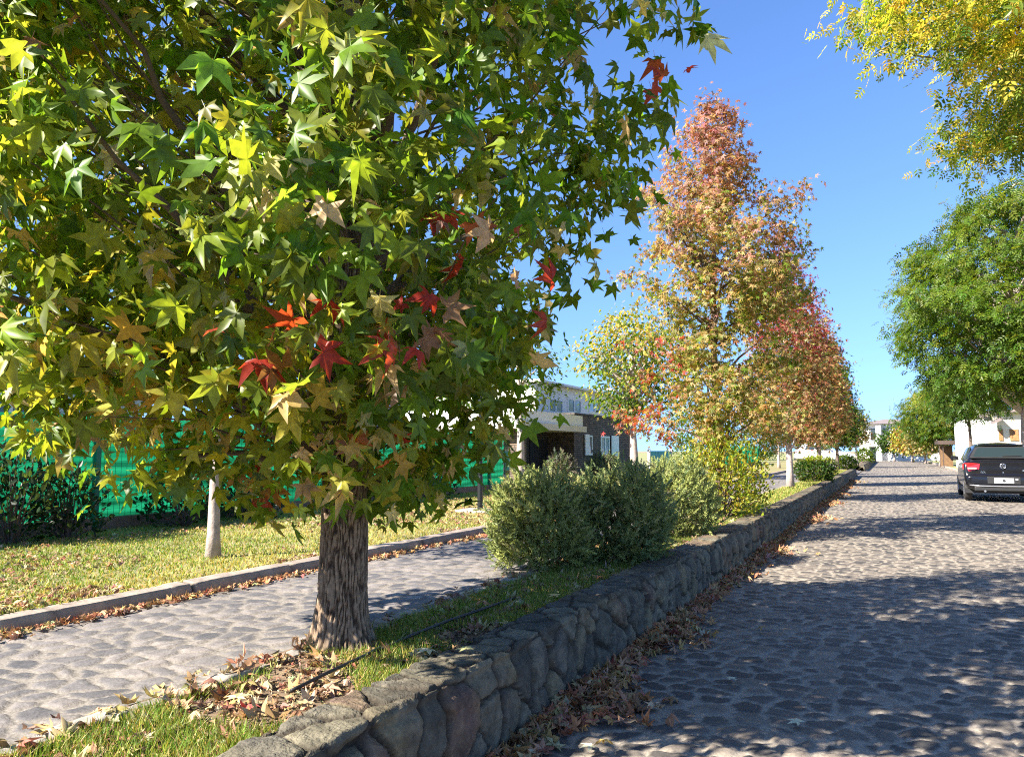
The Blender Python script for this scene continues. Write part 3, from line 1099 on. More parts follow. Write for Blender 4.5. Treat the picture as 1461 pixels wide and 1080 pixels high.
for k, (px, X, zt, R, col, lb) in enumerate(((1085, -11, 3.6, 2.3, DGREEN, "dark round evergreen behind the parked white car"), (1000, -13, 5.2, 2.8, GREEN, "broad green tree behind the brick house end"),
                                              (1160, -9, 4.6, 2.2, OLIVE, "olive tree in the gap past the white car"), (640, -16, 4.2, 2.4, GREEN, "tall green garden tree behind the green fence"))):
    b = on_x(px, 690, X)
    make_tree((b[0], b[1], .36), lb, bumpy(prof([0, .3, .7, 1], [.7 * R, R, .85 * R, .1]), .2, 60. + k), .25, zt, 190, 20, OVAL, .20,
              pal_blend([[(3, col), (2, GREEN)], [(3, col), (1, YGREEN)]], (.5, zt)), .13, 70 + k, .32, .3, trunk_h=zt * .6)

# ------------------------------------------------------------------ ash trees on the right
def ash_prof(R):
    return prof([0, .12, .35, .65, .87, 1], [.35 * R, .82 * R, R, .86 * R, .52 * R, .1 * R])


pal_yel = pal_blend([[(4, YGREEN), (4, GREEN), (1, YELLOW)], [(4, (.42, .42, .06)), (4, YGREEN), (3, GREEN)], [(6, (.52, .47, .06)), (2, (.46, .38, .05)), (4, YGREEN), (1, GREEN)], [(5, (.52, .46, .06)), (2, YGREEN)]], (4.8, 9.8), .40)
b = (5.05, 13.4, .05)
make_tree(b, "yellowing ash tree overhanging the road at top right, its trunk out of view", bumpy(ash_prof(4.8), .32, 23.), 5.3, 12.5, 1500, 24, ASH, .25, pal_yel, .17, 51, .30, .45, name='ash_tree', every=10, limb_r=.055)
p = at_d(1464, 640, 25.5)
make_tree((p[0], p[1], .05), "large dense green ash tree behind the parked black car", bumpy(ash_prof(3.75), .26, 25.), 3.0, 10.3, 640, 40, ASH, .31,
          pal_blend([[(4, (.09, .165, .02)), (1, DGREEN)], [(5, (.11, .19, .022)), (3, YGREEN)], [(5, (.12, .20, .022)), (4, YGREEN)], [(3, GREEN), (4, YGREEN)]], (2, 10.), .25,
                    [(lambda P: (P @ np.append(e_r, 0) > 1.0) & (P[:, 2] > 4) & (P[:, 2] < 7), [(2, YELLOW), (1, YGREEN)], .35)]),
          0.19, 53, .25, .4, name='ash_tree', every=9, mat_trunk='pale_bark', limb_r=.10, trunk_h=5.0)
p = at_d(1344, 655, 62)
make_tree((p[0], p[1], .05), "light green ash tree past the big one, twin pale stems on the verge", bumpy(ash_prof(3.3), .2, 27.), 2.0, 6.9, 420, 20, ASH, .42,
          pal_blend([[(4, GREEN), (2, YGREEN)], [(4, YGREEN), (3, GREEN)], [(4, YGREEN), (1, YELLOW)]], (2, 6.6), .3), .22, 55, .4, .4, name='ash_tree', mat_trunk='pale_bark', every=10, trunk_h=4.0, off=(.5, 0))
p = at_d(1386, 650, 40)
make_tree((p[0], p[1], .05), "slim dark trunked ash tree against the white house wall", bumpy(ash_prof(1.7), .3, 28.), 3.0, 6.0, 160, 20, ASH, .34,
          pal_blend([[(4, GREEN), (2, DGREEN)], [(4, GREEN), (2, YGREEN)]], (2, 6.), .3), .13, 56, .34, .4, name='ash_tree', every=10, trunk_h=4.5)
for px, d, zt, R, chs, lb in ((1276, 92, 4.6, 1.9, [(3, DGREEN), (2, GREEN)], "dark green small tree before the far white building"), (1302, 84, 4.7, 2.3, [(3, YELLOW), (2, ORANGE), (2, YGREEN)], "golden small tree beside the far white building"),
                              (1320, 74, 3.6, 1.7, [(3, OLIVE), (2, TAN)], "low olive tree at the verge before the light green ash")):
    p = at_d(px, 655, d)
    make_tree((p[0], p[1], .05), lb, bumpy(prof([0, .25, .6, 1], [.5 * R, R, .8 * R, .1]), .2, px), 1.0, zt, 130, 16, OVAL, .34, pal_blend([chs], (0, 9)), .12, int(px), .36, .3, mat_trunk='pale_bark', every=12)


# ------------------------------------------------------------------ shrubs
def shrub(px, py, z, R, H, label, ncl, seed, tmpl, size, pal, mat, name='shrub', flat_=1.0, base=None, stems=14, shell=.82, cat='shrub'):
    r = np.random.default_rng(seed)
    b = on_z(px, py, z) if base is None else np.array(base)
    root = tag(empty(name, (b[0], b[1], z - .02)), label, cat)
    n = ncl
    d = r.normal(0, 1, (n, 3)); d = norm(d); d[:, 2] = r.uniform(-.72, 1, n)
    rad = shell + (1 - shell) * r.random(n) ** .5 * 1.0
    lump = 1 + .9 * (fbm(d[:, 0] * 3.2 + seed, d[:, 1] * 3.2 + d[:, 2] * 2.8, seed, 2) - .42) + .08 * r.normal(0, 1, n).clip(-2, 2)
    hx = norm(d[:, :2]) * ((1 - np.abs(d[:, 2]).clip(0, .999) ** 2.15) ** (1 / 2.15))[:, None]
    d = np.concatenate([hx, d[:, 2:3]], 1)
    P = d * (rad * lump)[:, None] * np.array([R, R * flat_, H * .58])
    P[:, 2] += H * .42
    P = P[P[:, 2] > .03]; n = len(P)
    o = norm(P - np.array([0, 0, H * .3]))
    tip = .75 * o + np.array([0, 0, .75]) + .35 * r.normal(0, 1, (n, 3))
    nrm = r.normal(0, 1, (n, 3))
    S = size * (.65 + .7 * r.random(n))
    cols = pal(P, r)
    V, F, Cc = scatter(tmpl, P, frames(nrm, tip), S, cols, r.integers(0, len(tmpl), n))
    mesh_np("foliage", V, F, mat, root, cols=Cc)
    mb = MB()
    for k in range(stems):
        q = P[r.integers(0, n)]
        mb.tube([(q[0] * .1, q[1] * .1, 0), (q[0] * .45 + r.normal(0, .02), q[1] * .45, q[2] * .5), tuple(q * .97)], [.014, .009, .003], 5, cap=False)
    mb.build("stems", M['branch'], root, smooth=True)
    return root


def pal_rosemary(tone):
    def f(P, r):
        n = len(P)
        g = np.array([(.27, .31, .11), (.33, .36, .11), (.14, .19, .075), (.40, .38, .17)])
        w = np.array(tone, float); w /= w.sum()
        c = g[r.choice(4, n, p=w)]
        return np.clip(c * (.75 + .5 * r.random((n, 1))), .01, .8)
    return f


shrub(772, 808, ZS, .39, .72, "pale green rosemary bush, first of the strip, nearest the big trunk", 2300, 101, SPRIG, .125, pal_rosemary((4, 4, 1, 1)), M['needle'], stems=8, shell=.62)
shrub(880, 800, ZS, .42, .77, "darker green rosemary bush growing against the wall top behind the pale one", 2400, 103, SPRIG, .125, pal_rosemary((3, 2, 4, 1)), M['needle'], stems=8, shell=.62)
shrub(962, 764, ZS, .42, .80, "yellow green rosemary bush third in the row, before the loose yellow bush", 1900, 105, SPRIG, .125, pal_rosemary((2, 5, 2, 1)), M['needle'], stems=8, shell=.62)


def pal_list(ch):
    return lambda P, r: np.clip(pick(r, len(P), ch), .005, .9)


shrub(1028, 738, ZS, .62, 1.16, "loose yellow leaved bush with bare brown stems at its foot", 4200, 107, OVAL, .052, pal_list([(4, (.36, .38, .04)), (3, YGREEN), (2, YELLOW), (1, OLIVE)]), M['leaf'], stems=60, shell=.4)
shrub(1176, 688, ZS, .56, .78, "rounded clipped dark bush with yellow green top on the strip", 2600, 109, OVAL, .075,
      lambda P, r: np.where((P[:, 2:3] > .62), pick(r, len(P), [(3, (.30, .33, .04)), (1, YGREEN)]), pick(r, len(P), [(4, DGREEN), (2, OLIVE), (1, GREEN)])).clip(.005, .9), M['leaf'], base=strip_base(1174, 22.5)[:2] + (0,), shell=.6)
shrub(0, 0, ZS, .5, .7, "small round green bush near the end of the first wall", 900, 111, OVAL, .10, pal_list([(3, GREEN), (2, YGREEN)]), M['leaf'], base=strip_base(1210, 38)[:2] + (0,), shell=.6)
shrub(0, 0, ZS, .7, 1.1, "leafy green bush on the far wall below the olive tree", 900, 112, OVAL, .14, pal_list([(3, GREEN), (3, YGREEN)]), M['leaf'], base=strip_base(1236, 60)[:2] + (0,), shell=.6)

# dark garden bushes in front of the green fence
for k, (px, X, R, H, lb) in enumerate(((18, -7.6, .46, 1.05, "tall dark bush at the left end of the green fence"), (98, -7.55, .40, .80, "spreading dark bush second along the green fence"),
                                       (262, -7.65, .50, .72, "wide dark bush before the fence left of the young lawn tree"), (350, -7.7, .50, .55, "low dark bush in the fence shadow beside the young lawn tree"),
                                       (505, -7.7, .32, .45, "small dark bush by the fence right of the big trunk"), (568, -7.75, .28, .50, "short dark shrub by the fence near the lamp post"),
                                       (622, -7.75, .45, .95, "upright dark bush at the fence behind the black lamp post"))):
    b = on_x(px, 720, X)
    shrub(0, 0, ZG, R, H, lb, int(1250 * R * (H + .3)) + 120, 120 + k, OVAL, .065, pal_list([(4, (.030, .055, .018)), (3, (.022, .04, .014)), (1, (.06, .09, .025))]), M['leaf'], base=(b[0], b[1], 0), name='garden_bush', shell=.35, stems=26)
for k, (px, X, lb) in enumerate(((858, -8.6, "purplish tufted plant at the foot of the dark porch wall"), (800, -8.7, "spiky green plant beside the white porch door"))):
    b = on_x(px, 672, X)
    shrub(0, 0, ZG, .4, .75, lb, 200, 140 + k, SPRIG, .30, pal_list([(3, (.16, .15, .10)), (2, (.12, .15, .06))]), M['needle'], base=(b[0], b[1], 0), name='garden_plant', shell=.3, cat='plant')


# ------------------------------------------------------------------ grass and fallen leaves
def blades(name, P, hgt, wid, cols, r, mat):
    n = len(P)
    a = r.random(n) * 2 * math.pi
    s = np.stack([np.cos(a), np.sin(a), 0 * a], -1) * wid[:, None] * .5
    ln = np.stack([r.normal(0, .45, n), r.normal(0, .45, n), np.ones(n)], -1) * hgt[:, None]
    V = np.stack([P - s, P + s, P + ln], 1).reshape(-1, 3)
    F = np.arange(3 * n).reshape(-1, 3)
    return mesh_np(name, V, F, mat, cols=np.repeat(cols, 3, axis=0))


def grass_cols(n, r, dry):
    g = pick(r, n, [(4, (.16, .24, .03)), (3, (.11, .20, .025)), (2, (.24, .27, .045))])
    d = pick(r, n, [(3, (.50, .42, .14)), (3, (.40, .36, .10)), (1, (.28, .28, .06))])
    return np.clip(np.where(r.random((n, 1)) < dry[:, None], d, g), .01, .9)


r = np.random.default_rng(5)
n = 85000
u = r.random(n)
Y = 1.0 + 12.5 * u ** 1.5
X = XE + .10 + (XWB - .02 - XE - .10) * r.random(n)
den = fbm(X * 2.2, Y * 2.2, 200, 3)
k = (den + .10 * r.random(n)) > (.385 - .14 * sstep(3.0, 4.5, Y))
X, Y = X[k], Y[k]
Z = soil_fn(X, Y, None)[0]
n = len(X)
tag(blades("grass", np.stack([X, Y, Z - .004], -1), .018 + .040 * r.random(n), .004 + .003 * r.random(n), grass_cols(n, r, .10 + .3 * r.random(n)), r, M['grass']), "short green grass tufts on the planted strip behind the wall", "grass", kind='stuff')
n = 16000
Y = 13.5 + 26 * r.random(n) ** 1.3; X = XE + .08 + (XWB - XE - .1) * r.random(n)
tag(blades("grass", np.stack([X, Y, soil_fn(X, Y, None)[0] - .004], -1), .03 + .04 * r.random(n), .02 + .01 * r.random(n), grass_cols(n, r, .35 + .3 * r.random(n)), r, M['grass']), "thin yellowing grass on the far end of the planted strip", "grass", kind='stuff')
n = 150000
Y = 1.5 + 30 * r.random(n) ** 1.6
X = XK - .12 + (XF + .1 - XK + .12) * r.random(n)
dry = np.clip(.58 + 1.6 * (fbm(X * .9, Y * .9, 210, 3) - .45) + .25 * sstep(-6.5, -4.6, X), .08, .92)
tag(blades("lawn_grass", np.stack([X, Y, lawn_z(X, Y) - .005], -1), .014 + .026 * r.random(n), .010 + .008 * r.random(n), grass_cols(n, r, dry), r, M['grass']), "mown lawn of mixed green and straw yellow grass before the fence", "grass", kind='stuff')

DRY = [(4, (.42, .23, .11)), (3, (.48, .29, .15)), (2, (.28, .14, .07)), (1, (.52, .38, .22)), (.3, (.36, .11, .07))]
STRAW = [(4, (.42, .31, .17)), (3, (.38, .25, .13)), (3, (.28, .16, .09)), (.6, (.34, .14, .09)), (1, (.50, .42, .24))]


def litter(name, label, P, size, ch, r, tilt=.55, lift=.0):
    n = len(P)
    nrm = np.array([0, 0, 1.]) + tilt * r.normal(0, 1, (n, 3))
    nrm[:, 2] = np.where(r.random(n) < .4, -nrm[:, 2], nrm[:, 2])
    R = frames(nrm, r.normal(0, 1, (n, 3)))
    S = size * (.6 + .7 * r.random(n))
    tv = [sweetgum_leaf(.8), sweetgum_leaf(1.5), sweetgum_leaf(.25), sweetgum_leaf(-.9)]
    q = np.random.default_rng(9)
    tv = [(v + q.normal(0, .10, v.shape) * np.array([.5, .5, 1.2]) * (v[:, 1:2] > .3) - np.array([0, .6, v[:, 2].min() * .4]), f) for v, f in tv + tv]
    V, F, C = scatter(tv, P, R, S, np.clip(pick(r, n, ch), .01, .9), r.integers(0, 8, n))
    return tag(mesh_np(name, V, F, M['leaf_dry'], smooth=True, cols=C), label, "fallen leaves", kind='stuff')


# heaps in the gutter at the foot of the wall
n = 6800
Y = 1.7 + 33 * r.random(n) ** 1.7
heap = .25 + .75 * sstep(.40, .60, fbm(Y * 1.1, Y * 0, 220, 3))
wdt = .08 + .26 * heap
q = np.abs(r.normal(0, .55, n))
X = XW + .03 + q * wdt
Z = .02 + .06 * heap * np.exp(-q) * r.random(n)
k = r.random(n) < .25 + .75 * heap
litter("leaf_litter", "brown curled leaves heaped in the gutter at the foot of the stone wall", np.stack([X, Y, Z], -1)[k], .054, DRY, r, .5)
n = 800
Y = 1.1 + 10 * r.random(n) ** 1.5
X = XE + .10 + (XWB - .04 - XE - .08) * r.random(n)
k = fbm(X * 2.2, Y * 2.2, 200, 3) < .60
X, Y = X[k], Y[k]
litter("leaf_litter", "straw coloured fallen leaves lying in the grass of the planted strip", np.stack([X, Y, soil_fn(X, Y, None)[0] + .014], -1), .052, STRAW, r, .26)
n = 5200
Y = 1.1 + 9 * r.random(n) ** 1.4
X = XE + .10 + (XWB - .03 - XE - .08) * r.random(n)
litter("leaf_litter", "small broken leaf crumbs over the soil of the planted strip", np.stack([X, Y, soil_fn(X, Y, None)[0] + .010], -1), .017, STRAW + [(3, (.15, .10, .06))], r, .5)
n = 9000
Y = 1.5 + 22 * r.random(n) ** 1.3
X = XK - .15 - 3.0 * r.random(n) ** 1.6
k = fbm(X * .8, Y * .8, 231, 3) > .38
X, Y = X[k], Y[k]
litter("leaf_litter", "small dry leaves sprinkled over the lawn edge", np.stack([X, Y, lawn_z(X, Y) + .025], -1), .030, STRAW, r, .6)
n = 1600
Y = 1.2 + 22 * r.random(n) ** 1.4
X = XK + .03 + np.abs(r.normal(0, .05, n))
litter("leaf_litter", "reddish leaf crumbs along the kerb of the lawn-side road", np.stack([X, Y, ZL + .02 + 0 * X], -1), .035, DRY, r, .6)
n = 260
Y = 1.5 + 9 * r.random(n) ** 1.3
X = XE + .06 + .06 * r.normal(0, 1, n)
litter("leaf_litter", "brown leaves caught along the stone edging of the planted strip", np.stack([X, Y, ZL + .055 + 0 * X], -1), .05, STRAW, r, .5)

# single leaves one can point to
lt, lf = sweetgum_leaf(.25)
lt = lt - np.array([0, .75, lt[:, 2].min()])
lt2, lf2 = sweetgum_leaf(1.3)
lt2 = lt2 - np.array([0, .75, lt2[:, 2].min()])
PALE, TANL, BRN = (.62, .60, .40), (.60, .40, .12), (.42, .27, .13)
for px, py, z, s, ch, rz, cur, lb in (
        (1134, 1030, .022, .062, PALE, 1.2, 0, "pale star shaped leaf lying flat alone on the shaded cobbles"),
        (862, 1068, .025, .060, TANL, .4, 1, "yellow curled leaf on the cobbles beside the near wall foot"),
        (838, 1066, .022, .056, PALE, 2.4, 0, "whitish flat leaf on the cobbles beside the yellow curled leaf"),
        (1045, 968, .022, .050, PALE, -1.0, 0, "pale leaf in a sunny fleck on the cobbles in the middle distance"),
        (1085, 900, .022, .05, BRN, 2.0, 1, "tan curled leaf at the shadow edge on the cobbles"),
        (663, 926, ZW + .012, .058, (.40, .40, .18), .8, 0, "greenish leaf resting on top of the stone wall"),
        (606, 930, ZS + .05, .068, (.68, .60, .36), 2.9, 0, "large cream leaf on the grass right of the big trunk"),
        (690, 868, ZS + .05, .064, (.60, .34, .20), .2, 1, "pinkish tan leaf on the grass beside the black hose"),
        (790, 850, ZS + .05, .066, (.62, .42, .16), 1.6, 0, "golden leaf on the grass before the rosemary bush"),
        (340, 995, ZS + .05, .068, (.62, .55, .26), .5, 0, "cream star leaf on top of the leaf litter left of the big trunk")):
    p_ = on_z(px, py, z)
    V_, F_ = (lt2, lf2) if cur else (lt, lf)
    o_ = mesh_np("fallen_leaf", V_ * s, F_, M['leaf_dry'], cols=np.tile(np.array(ch), (len(V_), 1)))
    o_.location = p_
    o_.rotation_euler = (.08, -.06, rz)
    tag(o_, lb, "leaf", "single fallen leaves")

# irrigation hoses
def hose(pts, label):
    P_ = [on_z(x, y, ZS + dz) for x, y, dz in pts]
    Q = []
    for a_, b_ in zip(P_[:-1], P_[1:]):
        for t_ in np.linspace(0, 1, 6)[:-1]:
            Q.append(a_ + (b_ - a_) * t_)
    Q.append(P_[-1])
    tag(MB().tube(Q, .0075, 8).build("irrigation_hose", M['hose'], smooth=True), label, "hose")


hose([(545, 925, .02), (590, 905, .035), (640, 885, .035), (690, 868, .04), (735, 852, .02)], "black irrigation hose running over the grass from the big trunk towards the bushes")
hose([(415, 985, .01), (470, 958, .035), (520, 935, .03), (545, 922, .015)], "short black hose end in the leaf litter at the foot of the big trunk")

# ------------------------------------------------------------------ lamp post
lp = on_z(685, 731, ZG)
root = tag(empty("lamp_post", (lp[0], lp[1], ZG)), "slim black garden lamp post on a pale concrete slab on the lawn", "lamp post")
m = MB(); m.tube([(0, 0, .03), (0, 0, .5), (0, 0, .52), (0, 0, 1.75)], [.040, .038, .034, .03], 12)
m.build("post", M['black_metal'], root, smooth=False)
for z in (.10, .55, .62, .95):
    MB().tube([(0, 0, z), (0, 0, z + .03)], [.05, .05], 12).build("collar", M['black_metal'], root)
MB().box(-.30, .30, -.22, .22, -.05, .045).build("base_slab", M['concrete'], root, bevel=.02)
MB().tube([(0, 0, 1.75), (0, 0, 1.80), (0, 0, 2.05), (0, 0, 2.10)], [.04, .09, .13, .14], 8).build("lantern", M['glass_sky'], root)
MB().tube([(0, 0, 2.10), (0, 0, 2.14), (0, 0, 2.25)], [.17, .15, .02], 8).build("lantern_cap", M['black_metal'], root)


# ------------------------------------------------------------------ green fence
def make_fence(y0, y1, X, h, label, wire=True):
    root = tag(empty("mesh_fence", (X, y0, ZG)), label, "fence")
    L = y1 - y0
    ys = np.arange(0, L + .01, .06)
    zs = np.linspace(.10, h, 34)
    Yg, Zg = np.meshgrid(ys, zs)
    sag = np.sin((Yg % 2.4) / 2.4 * math.pi)
    D = .018 * np.sin((Zg + .06 * sag) * 42 + 3 * fbm(Yg * .5, Zg * 2, 240, 2)) + .05 * (fbm(Yg * 1.2, Zg * 3, 241, 3) - .5)
    V = np.stack([-.05 + D, Yg, Zg - .035 * sag * (Zg / h)], -1).reshape(-1, 3)
    nx = len(ys)
    i = (np.arange(len(zs) - 1)[:, None] * nx + np.arange(nx - 1)[None]).ravel()
    mesh_np("shade_fabric", V, np.stack([i, i + nx, i + nx + 1, i + 1], -1), M['green_fabric'], root, smooth=True)
    if wire:
        w = MB()
        for y in np.arange(0, L, .075):
            w.box(.014, .017, y, y + .003, .08, h + .02)
        for z in np.arange(.10, h + .02, .055):
            w.box(.019, .022, 0, L, z, z + .003)
        w.build("wire_mesh", M['fence_green'], root)
    for y in np.arange(.6, L, 2.4):
        MB().box(.03, .09, y, y + .06, .0, h + .06).build("post", M['fence_green'], root)
    MB().box(-.10, .08, 0, L, -.05, .12).build("plinth", M['rust_plinth'], root)
    return root


yf1 = on_x(722, 690, XF)[1]
make_fence(-2.0, yf1, XF, 1.30, "long green shade cloth fence with wire mesh along the lawn")
yb0, yb1 = on_x(1028, 660, -8.0)[1], on_x(1085, 660, -8.0)[1]
make_fence(yb0, yb1, -8.0, 1.15, "far green cloth fence seen behind the loose yellow bush", wire=False)


# ------------------------------------------------------------------ houses
def win(parent, x, y0, y1, z0, z1, glass, frame_mat, t=.05, out=.02, mull=True):
    m = MB()
    m.box(x - .03, x + out, y0, y0 + t, z0, z1); m.box(x - .03, x + out, y1 - t, y1, z0, z1)
    m.box(x - .03, x + out, y0 + t, y1 - t, z0, z0 + t); m.box(x - .03, x + out, y0 + t, y1 - t, z1 - t, z1)
    if mull:
        c = (y0 + y1) / 2
        m.box(x - .03, x + out - .004, c - t / 2, c + t / 2, z0 + t, z1 - t)
    f = m.build("window", frame_mat, parent)
    MB().box(x - .05, x + .004, y0 + t * .5, y1 - t * .5, z0 + t * .5, z1 - t * .5).build("pane", glass, f)
    return f


HX = -10.0


def hy(px):
    return on_x(px, 640, HX)[1]


def hz(px, py, x=HX):
    return on_x(px, py, x)[2]


hroot = tag(empty("brick_house", (HX, hy(817), .36)), "low dark brick house with white upper storey, white porch fascia and shutters", "house")


def hb(name, mat, *b, **kw):
    m = MB()
    x0, x1, y0, y1, z0, z1 = b
    m.box(x0 - HX, x1 - HX, y0 - hy(817), y1 - hy(817), z0 - .36, z1 - .36)
    return m.build(name, mat, kw.get('parent', hroot), bevel=kw.get('bevel', 0))


y_a, y_b, y_c = hy(740), hy(819), hy(902)
z_br = hz(819, 591)
hb("brick_wing", M['house_brick'], HX - 5, HX, y_b, y_c, .3, z_br)
hb("parapet_cap", M['dark_brick'], HX - 5.03, HX + .04, y_b - .03, y_c + .03, z_br, z_br + .06)
z_f0, z_f1 = hz(819, 617), hz(819, 594)
hb("porch_fascia", M['white_paint'], HX - 3.5, HX + .35, y_a - .9, y_b - .04, z_f0 + .20, z_f1)
hb("porch_soffit", M['beige_render'], HX - 3.5, HX + .50, y_a - .9, y_b - .04, z_f0, z_f0 + .197)
hb("porch_wall", M['dark_brick'], HX - 3.6, HX - 1.0, y_a - .9, y_b - .004, .3, z_f0 - .004)
hb("porch_shade_panel", M['dark_opening'], HX - 1.3, HX - .97, y_b - 1.6, y_b - .1, .3, z_f0 - .25)  # solid near-black box on the wall face, its colour standing for porch shade
hb("garage_door", M['dark_wood'], HX - 3.0, HX - .6, y_c + .004, hy(926), .3, z_br - .45)
# porch door and pillar
hb("door_frame", M['white_paint'], HX - 1.0, HX - .94, hy(756), hy(771), .36, z_f0 - .02)
hb("door_panel", M['glass_dark'], HX - .96, HX - .92, hy(758), hy(769.3), .50, z_f0 - .25)
hb("door_rail", M['white_paint'], HX - .918, HX - .90, hy(758), hy(769.3), 1.02, 1.09)
hb("pillar", M['house_brick'], HX - .1, HX + .30, hy(731.5), hy(738), .3, z_f0 - .01)
# brick wing windows
def wy(px): return hy(px) - hy(817)
zw0, zw1 = hz(860, 649), hz(860, 622)
f = win(hroot, 0.0, wy(835), wy(844.5), zw0 - .36, zw1 - .36, M['glass_dark'], M['white_paint'], .06, .03, False)
MB().box(.032, .07, wy(833), wy(839), zw0 - .36, zw1 - .33).build("shutter", M['white_paint'], hroot)
f = win(hroot, 0.0, wy(857), wy(869), zw0 - .36, zw1 - .36, M['glass_sky'], M['white_paint'], .07, .03)
MB().box(.032, .07, wy(871), wy(881), zw0 - .42, zw1 - .33).build("shutter", M['white_paint'], hroot)
MB().box(.035, .25, wy(857.5), wy(869), zw0 - .52, zw0 - .36).build("flower_box", M['dark_wood'], hroot, bevel=.02)
# white upper storey, set back
UX = HX - 3.2
def uy(px): return on_x(px, 600, UX)[1]
zu = hz(800, 556, UX)
hb("upper_storey", M['white_paint'], UX - 5, UX, uy(764), uy(905), z_br - .3, zu + .12)
hb("upper_roof", M['white_paint'], UX - 5.2, UX + .35, uy(760), uy(909), zu + .123, zu + .22)
for a_, b_ in ((782, 803), (809, 829), (840, 856)):
    z0_, z1_ = hz(a_, 590, UX), hz(a_, 566, UX)
    win(hroot, UX - HX + .0, uy(a_) - hy(817), uy(b_) - hy(817), z0_ - .36, z1_ - .36, M['glass_sky'], M['white_paint'], .12, .04)
# side wing left of the porch
hb("side_wing", M['white_paint'], HX - 6, HX - 2.2, hy(690), y_a - .95, .3, hz(700, 612) + .1)

# pale grey house behind the fence at the left
groot = tag(empty("grey_house", (-14.0, 4.0, .36)), "pale grey house rising behind the left part of the green fence", "house")
MB().box(-6, 0, -8, 7.0, 0, 2.35).build("wall", M['grey_paint'], groot)
MB().box(-6.2, .35, -8.3, 7.3, 2.353, 2.55).build("roof", M['roof_tile'], groot, bevel=.03)
for a_ in (-3.5, -.5, 3.6):
    win(groot, 0.0, a_, a_ + 1.4, .9, 1.9, M['glass_dark'], M['white_paint'], .07, .03)

# turquoise pool screen beyond the brick house
p0, p1 = on_x(926, 655, -7.9), on_x(957, 655, -7.9)
sroot = tag(empty("pool_screen", (-7.9, p0[1], ZG)), "turquoise panel screen past the end of the brick house", "screen")
MB().box(-.03, .03, 0, p1[1] - p0[1], .1, .88).build("panel", M['turquoise'], sroot)
for y in (0, p1[1] - p0[1]):
    MB().box(-.05, .05, y - .05, y + .05, 0, .95).build("post", M['white_paint'], sroot)

# far white building that closes the street
FY = 109.0
def fx(px): return on_y(px, 640, FY)[0]
def fz(py, px=1265): return on_y(px, py, FY)[2]
froot = tag(empty("white_building", (fx(1265), FY, .0)), "two storey white building with grey hip roof closing the far end of the street", "building")
def fb(name, mat, x0, x1, y0, y1, z0, z1, parent=None):
    return MB().box(x0 - fx(1265), x1 - fx(1265), y0 - FY, y1 - FY, z0, z1).build(name, mat, parent or froot)
fb("wall", M['white_paint'], fx(1226), fx(1318), FY, FY + 9, -.1, fz(605))
hx0, hx1, ze, zr = fx(1222) - fx(1265), fx(1322) - fx(1265), fz(605), fz(596.5)
MB().add([(hx0, -.8, ze + .01), (hx1, -.8, ze + .01), (hx1, 10, ze + .01), (hx0, 10, ze + .01), (hx0 + 3.2, 4.5, zr), (hx1 - 3.2, 4.5, zr)],
         [(0, 1, 5, 4), (1, 2, 5), (2, 3, 4, 5), (3, 0, 4), (3, 2, 1, 0)]).build("roof", M['roof_tile'], froot)
fb("column", M['white_paint'], fx(1250.5), fx(1258), FY - .9, FY - .004, -.1, fz(607))
fb("porch_slab", M['white_paint'], fx(1238), fx(1258.5), FY - 1.0, FY - .01, fz(637), fz(634.5))
for a_, b_, t_, u_ in ((1243, 1250, 611, 628), (1261.5, 1269, 611, 627), (1282, 1292, 611, 627), (1241, 1249.5, 638, 655), (1300, 1308, 611, 627)):
    w_ = MB()
    x0, x1, z0, z1 = fx(a_) - fx(1265), fx(b_) - fx(1265), fz(u_), fz(t_)
    w_.box(x0, x1, -.05, .1, z1, z1 + .1); w_.box(x0, x1, -.05, .1, z0 - .08, z0)
    w_.box(x0 - .1, x0, -.05, .1, z0 - .08, z1 + .1); w_.box(x1, x1 + .1, -.05, .1, z0 - .08, z1 + .1)
    f = w_.build("window", M['grey_paint'], froot)
    MB().box(x0, x1, -.02, .08, z0, z1).build("pane", M['glass_dark'], f)
for x0_, x1_, lb in ((1150, 1222, "long white garden wall left of the far white building"), (1268, 1345, "long white garden wall right of the far white building")):
    tag(MB().box(on_y(x0_, 640, 106)[0], on_y(x1_, 640, 106)[0], 106, 106.3, -.1, on_y(1265, 645 if x0_ > 1200 else 648, 106)[2]).build("garden_wall", M['white_paint']), lb, "wall")

# white and cream house on the right
RY = 56.0
def rx(px): return on_y(px, 640, RY)[0]
def rz(py): return on_y(1420, py, RY)[2]
rroot = tag(empty("white_house", (rx(1420), RY, .06)), "white and cream house with brown windows behind the black car", "house")
def rb(name, mat, x0, x1, y0, y1, z0, z1, parent=None):
    return MB().box(x0 - rx(1420), x1 - rx(1420), y0 - RY, y1 - RY, z0 - .06, z1 - .06).build(name, mat, parent or rroot)
rb("wall", M['white_paint'], rx(1377), rx(1421), RY, RY + 8, 0, rz(598))
rb("entrance_wall", M['cream_paint'], rx(1421) + .01, rx(1520), RY - 1.2, RY + 8.1, 0, rz(590))
rb("roof", M['roof_tile'], rx(1415), rx(1525), RY - 1.7, RY + 8.3, rz(590) + .004, rz(586))
MB().add([(rx(1412) - rx(1420), -2.2, rz(605)), (rx(1426) - rx(1420), -2.2, rz(599)), (rx(1426) - rx(1420), -1.25, rz(597.5)), (rx(1412) - rx(1420), -1.25, rz(603)),
          (rx(1412) - rx(1420), -2.2, rz(605) - .15), (rx(1426) - rx(1420), -2.2, rz(599) - .15), (rx(1426) - rx(1420), -1.25, rz(597.5) - .15), (rx(1412) - rx(1420), -1.25, rz(603) - .15)],
         [(0, 1, 2, 3), (7, 6, 5, 4), (0, 4, 5, 1), (1, 5, 6, 2), (2, 6, 7, 3), (3, 7, 4, 0)]).build("entrance_canopy", M['roof_tile'], rroot)
